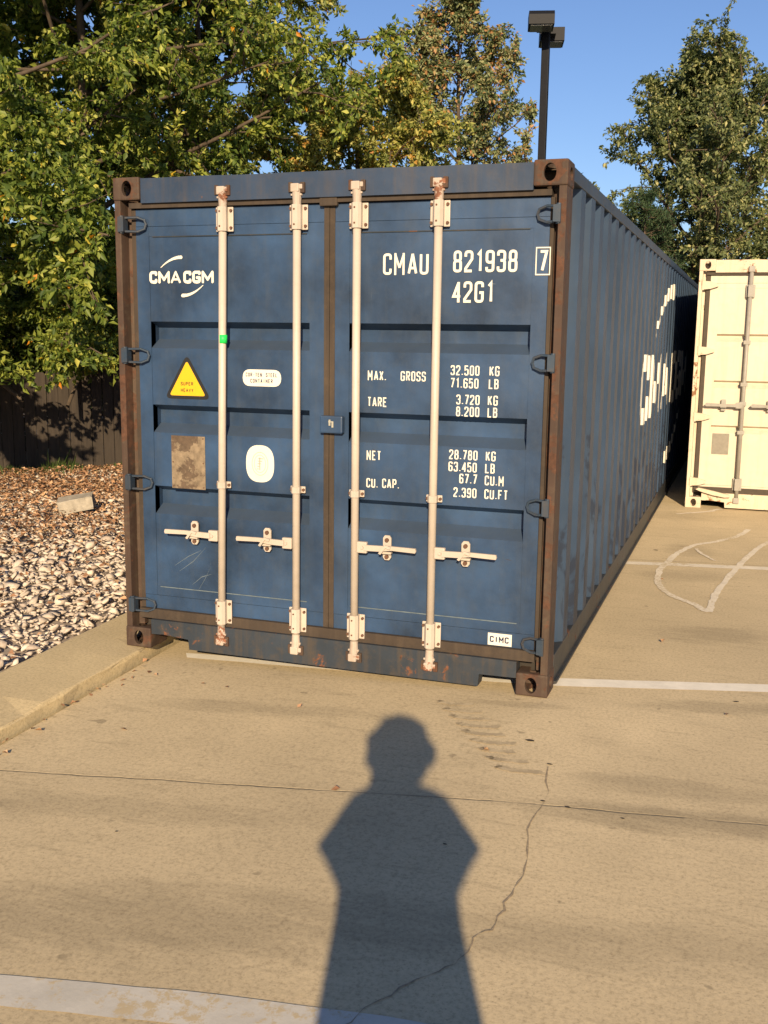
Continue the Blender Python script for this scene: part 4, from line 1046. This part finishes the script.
# ------------------------------------------------------------------ trees
def tree(name, label, base, height, spread, m, seed, leaf=.11, nleaf=24000, z_low=.25, upright=.5, trunk_r=.13, group=None, cat='tree', droop=.3, nl=16, shape=1.0, tint=(.40, .24), asp=.5, lean=(0, 0), rest=0, boughs=()):
    rs = np.random.default_rng(seed); root = empty(name, base); tag(root, label, cat, group)
    segs = []                                # (p0, p1, r0, r1)
    def limb(p, d, L, r, n, curve, rr):
        pts = [p]; dd = d.copy()
        for i in range(n):
            dd = dd + rr.normal(0, .13, 3) + np.array([0, 0, curve / n]); dd /= np.linalg.norm(dd); q = pts[-1] + dd * L / n
            segs.append((pts[-1], q, r * (1 - i / n * .75), r * (1 - (i + 1) / n * .75))); pts.append(q)
        return pts
    tp = [np.zeros(3)]
    nseg = 9
    for i in range(nseg):
        q = tp[-1] + np.array([rs.normal(0, .06) + lean[0] / nseg, rs.normal(0, .06) + lean[1] / nseg, height * .94 / nseg]); segs.append((tp[-1], q, trunk_r * (1 - i / nseg * .88), trunk_r * (1 - (i + 1) / nseg * .88))); tp.append(q)
    tw = []                                  # twig samples: position, direction
    nleaf = int(nleaf * 1.9); nl = int(nl * 1.25)
    for k in range(nl):
        f = z_low + (1 - z_low) * ((k + rs.uniform(0, .7)) / nl); i = min(nseg - 1, int(f * nseg)); p = tp[i] + (tp[i + 1] - tp[i]) * (f * nseg - i)
        prof = math.sin(PI * min(1, max(.06, (f - z_low * .5) / (1 - z_low * .5))) ** shape) ** .6
        L = spread * (.25 + .85 * prof) * rs.uniform(.75, 1.15); az = k * 2.4 + rs.uniform(-.5, .5)
        el = upright * (.3 + .9 * f) + rs.uniform(-.15, .15); d = np.array([math.cos(az) * math.cos(el), math.sin(az) * math.cos(el), math.sin(el)])
        lp_ = limb(p, d, L, trunk_r * .42 * (1.15 - f), 5, .25 * upright, rs)
        for j in range(8):
            g = .2 + .8 * (j + rs.random()) / 8; ii = min(4, int(g * 5)); pp = lp_[ii] + (lp_[ii + 1] - lp_[ii]) * (g * 5 - ii)
            d2 = d * .55 + rs.normal(0, .55, 3); d2[2] += upright * .35; d2 /= np.linalg.norm(d2)
            L2 = L * rs.uniform(.22, .42) * (1.15 - g * .5); sp = limb(pp, d2, L2, trunk_r * .10, 3, .1, rs)
            for t in range(6):
                h = (t + rs.random()) / 6; i3 = min(2, int(h * 3)); p3 = sp[i3] + (sp[i3 + 1] - sp[i3]) * (h * 3 - i3)
                d3 = d2 * .5 + rs.normal(0, .6, 3); d3 /= np.linalg.norm(d3); L3 = rs.uniform(.25, .6) * min(1.2, L * .3 + .25)
                segs.append((p3, p3 + d3 * L3, .006, .002)); tw.append((p3, d3, L3))
    for (z, az, el, L) in boughs:            # long low boughs reaching out over the rubble
        i = min(nseg - 1, int(z / (height * .94 / nseg))); d = np.array([math.cos(az) * math.cos(el), math.sin(az) * math.cos(el), math.sin(el)])
        lp_ = limb(tp[i], d, L, .05, 6, -.10, rs)
        for j in range(16):
            g = .3 + .7 * (j + rs.random()) / 16; ii = min(5, int(g * 6)); pp = lp_[ii] + (lp_[ii + 1] - lp_[ii]) * (g * 6 - ii)
            d2 = d * .4 + rs.normal(0, .5, 3); d2[2] -= .1; d2 /= np.linalg.norm(d2); sp = limb(pp, d2, rs.uniform(.6, 1.1), .012, 3, -.15, rs)
            for t in range(7):
                h = (t + rs.random()) / 7; i3 = min(2, int(h * 3)); p3 = sp[i3] + (sp[i3 + 1] - sp[i3]) * (h * 3 - i3)
                d3 = d2 * .5 + rs.normal(0, .55, 3); d3 /= np.linalg.norm(d3); L3 = rs.uniform(.25, .5)
                segs.append((p3, p3 + d3 * L3, .005, .002)); tw.append((p3, d3, L3))
    if boughs: segs = [g_ for g_ in segs if g_[2] > .03 or min(g_[0][2], g_[1][2]) > 1.5]
    # branch tubes
    A = np.array([s[0] for s in segs]); B = np.array([s[1] for s in segs]); r0 = np.array([s[2] for s in segs]); r1 = np.array([s[3] for s in segs])
    ax = unit(B - A); ref = np.where(np.abs(ax[:, 2:3]) > .9, np.array([[1., 0, 0]]), np.array([[0, 0, 1.]])); u = unit(np.cross(ax, ref)); v = np.cross(ax, u); ns = 6; ring_ = []
    for e, rr in ((A, r0), (B, r1)):
        for q in range(ns):
            t = 2 * PI * q / ns; ring_.append(e + (u * math.cos(t) + v * math.sin(t)) * rr[:, None])
    V = np.stack(ring_, 1).reshape(-1, 3); k = np.arange(len(A))[:, None] * 2 * ns
    F = np.stack([np.concatenate([k + q, k + (q + 1) % ns, k + ns + (q + 1) % ns, k + ns + q], 1) for q in range(ns)], 1).reshape(-1, 4)
    np_mesh('trunk', V, F, M['bark'], root, smooth=True)
    P = np.array([t[0] for t in tw]); D = np.array([t[1] for t in tw]); LL = np.array([t[2] for t in tw])
    ix = rs.integers(0, len(P), nleaf); tt = rs.random(nleaf) ** .8
    pos = P[ix] + D[ix] * (LL[ix] * tt)[:, None] + rs.normal(0, .035, (nleaf, 3))
    if boughs: ok = pos[:, 2] > 1.45 + rs.uniform(-.22, .22, nleaf); pos = pos[ok]; ix = ix[ok]; nleaf = len(ix)
    dirs = unit(D[ix] * .5 + rs.normal(0, .6, (nleaf, 3)) - np.array([0, 0, droop])); nr = unit(rs.normal(0, .7, (nleaf, 3)) + np.array([0, -.35, .6]))
    ln = leaf * rs.uniform(.6, 1.25, nleaf)
    V, F = leaf_geo(pos, dirs, nr, ln, ln * asp * rs.uniform(.8, 1.2, nleaf), rs.uniform(.05, .3, nleaf))
    tb = rs.normal(0, .12, len(P)); t_ = np.clip(rs.normal(tint[0], tint[1], nleaf) + tb[ix], 0, .945); odd = rs.random(nleaf) < .008 + rest; t_[odd] = rs.uniform(.95, 1, odd.sum())
    np_mesh('crown', V, F, m, root, tint=np.repeat(t_, 2))
    return root
G1 = 'broadleaf trees along the fence'
tree('broadleaf_tree', 'broad green tree overhanging the left end of the fence', (-7.6, 5.6, -.1), 9.8, 4.4, M['leaf_a'], 1, .102, 74000, .10, .26, .16, G1, nl=26, boughs=[(2.6, -.75, 0.0, 4.2), (2.8, -.35, .05, 4.2), (3.0, -1.1, .05, 4.0), (2.5, -.1, .02, 4.0), (2.6, -.95, -.05, 3.4), (3.3, -.6, .0, 4.6), (2.6, -.25, -.05, 3.3)])
tree('broadleaf_tree', 'dense green tree with yellow spots behind the container left corner', (-6.1, 8.4, -.1), 9.2, 3.5, M['leaf_a'], 2, .095, 64000, .13, .38, .15, G1, nl=22, boughs=[(2.6, -.8, .0, 3.8), (2.8, -1.15, .0, 4.2), (2.5, -1.5, .0, 3.4), (3.0, -.9, 0, 4.0)])
tree('broadleaf_tree', 'tall open tree with sky showing between its leaves above the left door', (-5.2, 10.4, -.1), 9.2, 2.4, M['leaf_b'], 3, .092, 42000, .15, .55, .13, G1, nl=18)
tree('yellowing_tree', 'yellowing tree above the middle of the container roof', (-3.2, 12.2, -.1), 6.2, 2.2, M['leaf_b'], 4, .095, 32000, .2, .6, .11, nl=16, tint=(.6, .22))
tree('russet_tree', 'upright narrow tree with russet leaves left of the lamp pole', (-1.9, 13.6, -.1), 7.9, 1.7, M['leaf_c'], 5, .085, 28000, .2, 1.0, .11, nl=18, tint=(.55, .25), rest=.012)
tree('large_tree', 'large grey green tree above the cream container', (1.85, 21.3, -.1), 7.8, 3.1, M['leaf_d'], 6, .11, 56000, .08, .9, .2, nl=40, shape=.8)
tree('conifer_tree', 'small dark conifer beside the large tree', (.9, 19.0, -.1), 5.2, 1.0, M['needle'], 7, .09, 14000, .08, .2, .1, nl=26, shape=.55, asp=.18, droop=0)
tree('bushy_tree', 'bushy green tree at the far left beyond the fence', (-10.5, 7.5, -.1), 8.5, 3.4, M['leaf_a'], 8, .12, 20000, .12, .45, .15, nl=18)
tree('thicket_tree', 'dense tree filling the gap behind the fence trees', (-7.5, 11.0, -.1), 8.0, 4.0, M['leaf_a'], 9, .15, 26000, .1, .5, .15, nl=18, tint=(.3, .2))
tree('background_tree', 'dull green tree behind the large tree on the right', (5.8, 24, -.1), 7.6, 3.0, M['leaf_d'], 10, .13, 16000, .1, .6, .15, nl=16)
for i, (x, y, r, h) in enumerate([(-7.6, 5.0, 1.2, 2.3), (-6.2, 7.0, 1.3, 2.6), (-5.0, 9.0, 1.3, 2.6), (-3.9, 10.8, 1.2, 2.4), (-9.2, 4.2, 1.3, 2.4)]):
    rs = np.random.default_rng(50 + i); n = 7000; root = empty('shrub', (x - .9, y + .7, -.1))
    tag(root, ['dark shrub behind the fence, second from the left', 'dark shrub behind the fence, third from the left', 'dark shrub behind the fence beside the container edge', 'dark shrub behind the fence hidden past the container', 'dark shrub at the left end behind the fence'][i], 'shrub', 'dark shrubs behind the fence')
    q = unit(rs.normal(size=(n, 3))) * (rs.random((n, 1)) ** .4) * np.array([r * 1.25, r, h * .5]) * (1 + .25 * np.sin(rs.random((n, 1)) * 20)) + np.array([0, 0, h * .52])
    V, F = leaf_geo(q, unit(rs.normal(size=(n, 3))), unit(rs.normal(size=(n, 3)) + [0, 0, .6]), rs.uniform(.08, .15, n), rs.uniform(.05, .08, n), rs.uniform(0, .3, n))
    np_mesh('foliage', V, F, M['dark_leaf'], root, tint=np.repeat(rs.random(n), 2))
    a = MB()
    for k in range(7):
        t = k * .9; a.cyl((.08 * math.cos(t), .08 * math.sin(t), 0), (r * .7 * math.cos(t), r * .7 * math.sin(t), h * .75), .02, .006, 6)
    a.build('stems', M['bark'], root)

# ------------------------------------------------------------------ the person taking the picture (stands behind the camera, casts the shadow)
YAW = .3397
person = empty('person', (3.385, -5.125, 0)); person.rotation_euler = (0, 0, YAW)
tag(person, 'person in a loose grey shirt and long skirt holding up a phone with both hands', 'person')
M['skin'] = plain('skin', (.42, .25, .17), .5, var=.06); M['hair'] = plain('dark curly hair', (.03, .02, .014), .7, var=.4, scale=60)
M['shirt'] = plain('grey cotton', (.22, .23, .25), .85, var=.1, scale=40); M['skirt'] = plain('dark cloth', (.05, .055, .08), .85, var=.15, scale=40)
M['shoe'] = plain('shoe leather', (.05, .035, .025), .5); M['eye'] = plain('eye', (.7, .7, .68), .2, var=.02)
def skin_mesh(name, V, E, Rr, root=0, sub=1):
    me = bpy.data.meshes.new('t'); me.from_pydata(V, E, []); o = bpy.data.objects.new('tmp', me); C.objects.link(o)
    o.modifiers.new('s', 'SKIN'); lay = me.skin_vertices[0]
    for i, r in enumerate(Rr): lay.data[i].radius = r if isinstance(r, tuple) else (r, r); lay.data[i].use_root = (i == root)
    sb = o.modifiers.new('u', 'SUBSURF'); sb.levels = sub; sb.render_levels = sub
    bpy.context.view_layer.update(); res = evaluated(o, name); bpy.data.objects.remove(o); return res
V = [(0, 0, .98)]; Rr = [(.15, .11)]; E = []
def add(p, r, parent): V.append(p); Rr.append(r); E.append((parent, len(V) - 1)); return len(V) - 1
b1 = add((0, 0, 1.15), (.125, .10), 0); b2 = add((0, .0, 1.34), (.15, .11), b1); b3 = add((0, -.01, 1.50), (.11, .08), b2); b4 = add((0, .0, 1.575), (.052, .055), b3)
b5 = add((0, .015, 1.65), (.062, .08), b4); b6 = add((0, .02, 1.72), (.076, .095), b5); b7 = add((0, .01, 1.80), (.062, .075), b6)
for s in (-1, 1):
    h1 = add((s * .10, 0, .90), .088, 0); k1 = add((s * .10, .015, .52), .058, h1); c1 = add((s * .105, -.01, .36), .055, k1); a1 = add((s * .10, -.02, .09), .036, c1); f1 = add((s * .11, .07, .045), (.038, .03), a1); add((s * .12, .17, .03), (.036, .02), f1)
    s1 = add((s * .175, -.01, 1.49), .058, b3); m1 = add((s * .205, .03, 1.43), .044, s1); e1 = add((s * .226, .075, 1.365), .034, m1)
    w0 = add((s * .140 - .02, .150, 1.400), .036, e1); w1 = add((s * .045 - .045, .175, 1.520), .026, w0); pm = add((s * .050 - .050, .185, 1.625), (.028, .020), w1)
    kn = [(s * .052, .238, 1.735 - .0)]
    for q in range(4):                       # four fingers around the phone's edge
        z0 = 1.712 - .021 * q; y0 = .240
        f_a = add((s * .054 - .050, .206 - .002 * q, z0 - .010), .0095, pm); f_b = add((s * .046 - .050, .225, z0), .0088, f_a); add((s * .030 - .050, .2295, z0 + .003), .0078, f_b)
    t_a = add((s * .050 - .050, .179, 1.668), .011, pm); t_b = add((s * .044 - .050, .175, 1.690), .0100, t_a); add((s * .028 - .050, .181, 1.705), .0088, t_b)
body = link('body', skin_mesh('body', V, E, Rr, 0, 2), M['skin'], person, True)
# shirt: torso and sleeves a little larger than the body; skirt flares below
bm = bmesh.new(); prev = None; n = 48          # loose batwing top reaching the elbows
for (z, rx, ry, fy) in ((1.60, .062, .060, .0), (1.572, .085, .070, 0), (1.555, .150, .085, -.005), (1.535, .192, .095, -.005), (1.46, .228, .118, .01), (1.40, .266, .125, .03), (1.362, .288, .128, .04), (1.335, .256, .130, .03), (1.27, .196, .130, .01), (1.20, .197, .130, 0), (1.06, .216, .138, 0), (.97, .226, .146, 0), (.975, .218, .140, 0)):
    ring_ = []
    for k in range(n):
        t = 2 * PI * k / n; c_, s_ = math.cos(t), math.sin(t); f_ = 1 + .025 * math.sin(5 * t + z * 9) * (z < 1.5)
        ring_.append(bm.verts.new((rx * f_ * math.copysign(abs(c_) ** .85, c_), fy + ry * f_ * math.copysign(abs(s_) ** .9, s_), z + (.012 * math.sin(3 * t + 1) if z < 1 else 0))))
    if prev:
        for k in range(n): bm.faces.new((prev[k], prev[(k + 1) % n], ring_[(k + 1) % n], ring_[k]))
    prev = ring_
bmesh.ops.recalc_face_normals(bm, faces=bm.faces); me = bpy.data.meshes.new('shirt'); bm.to_mesh(me); bm.free(); link('shirt', me, M['shirt'], person, True)
bm = bmesh.new(); prev = None; n = 40
for (z, rx, ry) in ((1.06, .205, .130), (.98, .222, .140), (.85, .238, .165), (.6, .245, .20), (.38, .275, .235), (.20, .30, .26), (.205, .292, .252)):
    ring_ = [bm.verts.new((rx * math.cos(2 * PI * k / n) * (1 + .04 * math.sin(9 * 2 * PI * k / n) * (1.06 - z)), ry * math.sin(2 * PI * k / n) * (1 + .04 * math.sin(9 * 2 * PI * k / n) * (1.06 - z)), z)) for k in range(n)]
    if prev:
        for k in range(n): bm.faces.new((prev[k], prev[(k + 1) % n], ring_[(k + 1) % n], ring_[k]))
    prev = ring_
bmesh.ops.recalc_face_normals(bm, faces=bm.faces); me = bpy.data.meshes.new('skirt'); bm.to_mesh(me); bm.free(); link('skirt', me, M['skirt'], person, True)
# hair: curly mass open at the face
hb = bmesh.new(); bmesh.ops.create_icosphere(hb, subdivisions=5, radius=1)
hr_ = np.random.default_rng(4); bumps = unit(hr_.normal(size=(60, 3)))
for v in hb.verts:
    c = np.array(v.co); k = np.max(bumps @ c); b_ = .13 * max(0, (k - .965) / .035); front = max(0, c[1] - .25) * max(0, .85 - c[2]) 
    rad = 1 + b_ - .55 * min(1, front * 2.2); v.co = Vector((c[0] * .146 * rad * (1 - .10 * max(0, -c[2])), c[1] * .135 * rad - .020, 1.725 + c[2] * .142 * rad))
me = bpy.data.meshes.new('hair'); hb.to_mesh(me); hb.free(); link('hair', me, M['hair'], person, True)
a = MB()
for s in (-1, 1):
    a = MB(); bmesh.ops.create_uvsphere(a.bm, u_segments=12, v_segments=8, radius=.012, matrix=Matrix.Translation((s * .031, .112, 1.715))); a.build('eye', M['eye'], person, True)
a = MB(); a.prism([(-.013, 1.675), (.013, 1.675), (.006, 1.715), (-.006, 1.715)], .105, .128); a.build('nose', M['skin'], person, True)
a = MB(); a.box(-.024, .024, .098, .112, 1.648, 1.657, .003); a.build('mouth', plain('lips', (.33, .13, .11), .5), person, True)
for s in (-1, 1):
    a = MB(); a.prism([(s * .078, 1.69), (s * .078, 1.735), (s * .090, 1.74), (s * .092, 1.70)], -.01, .02); a.build('ear', M['skin'], person, True)
for s in (-1, 1):
    a = MB(); a.box(s * .11 - .045, s * .11 + .045, -.07, .20, .002, .075, .02); a.build('shoe', M['shoe'], person, True)
phone = bpy.data.objects.new('phone', None); C.objects.link(phone)
phone.location = CAMP; phone.rotation_euler = cam.rotation_euler
tag(phone, 'black phone held upright in both hands of the person', 'phone')
a = MB(); a.box(-.058, .013, -.133, .013, .006, .0135, .003); a.build('case', M['black'], phone)
a = MB(); a.box(-.055, .010, -.127, .008, .0136, .0142); a.build('screen', plain('screen glass', (.02, .025, .03), .1, var=.05), phone)
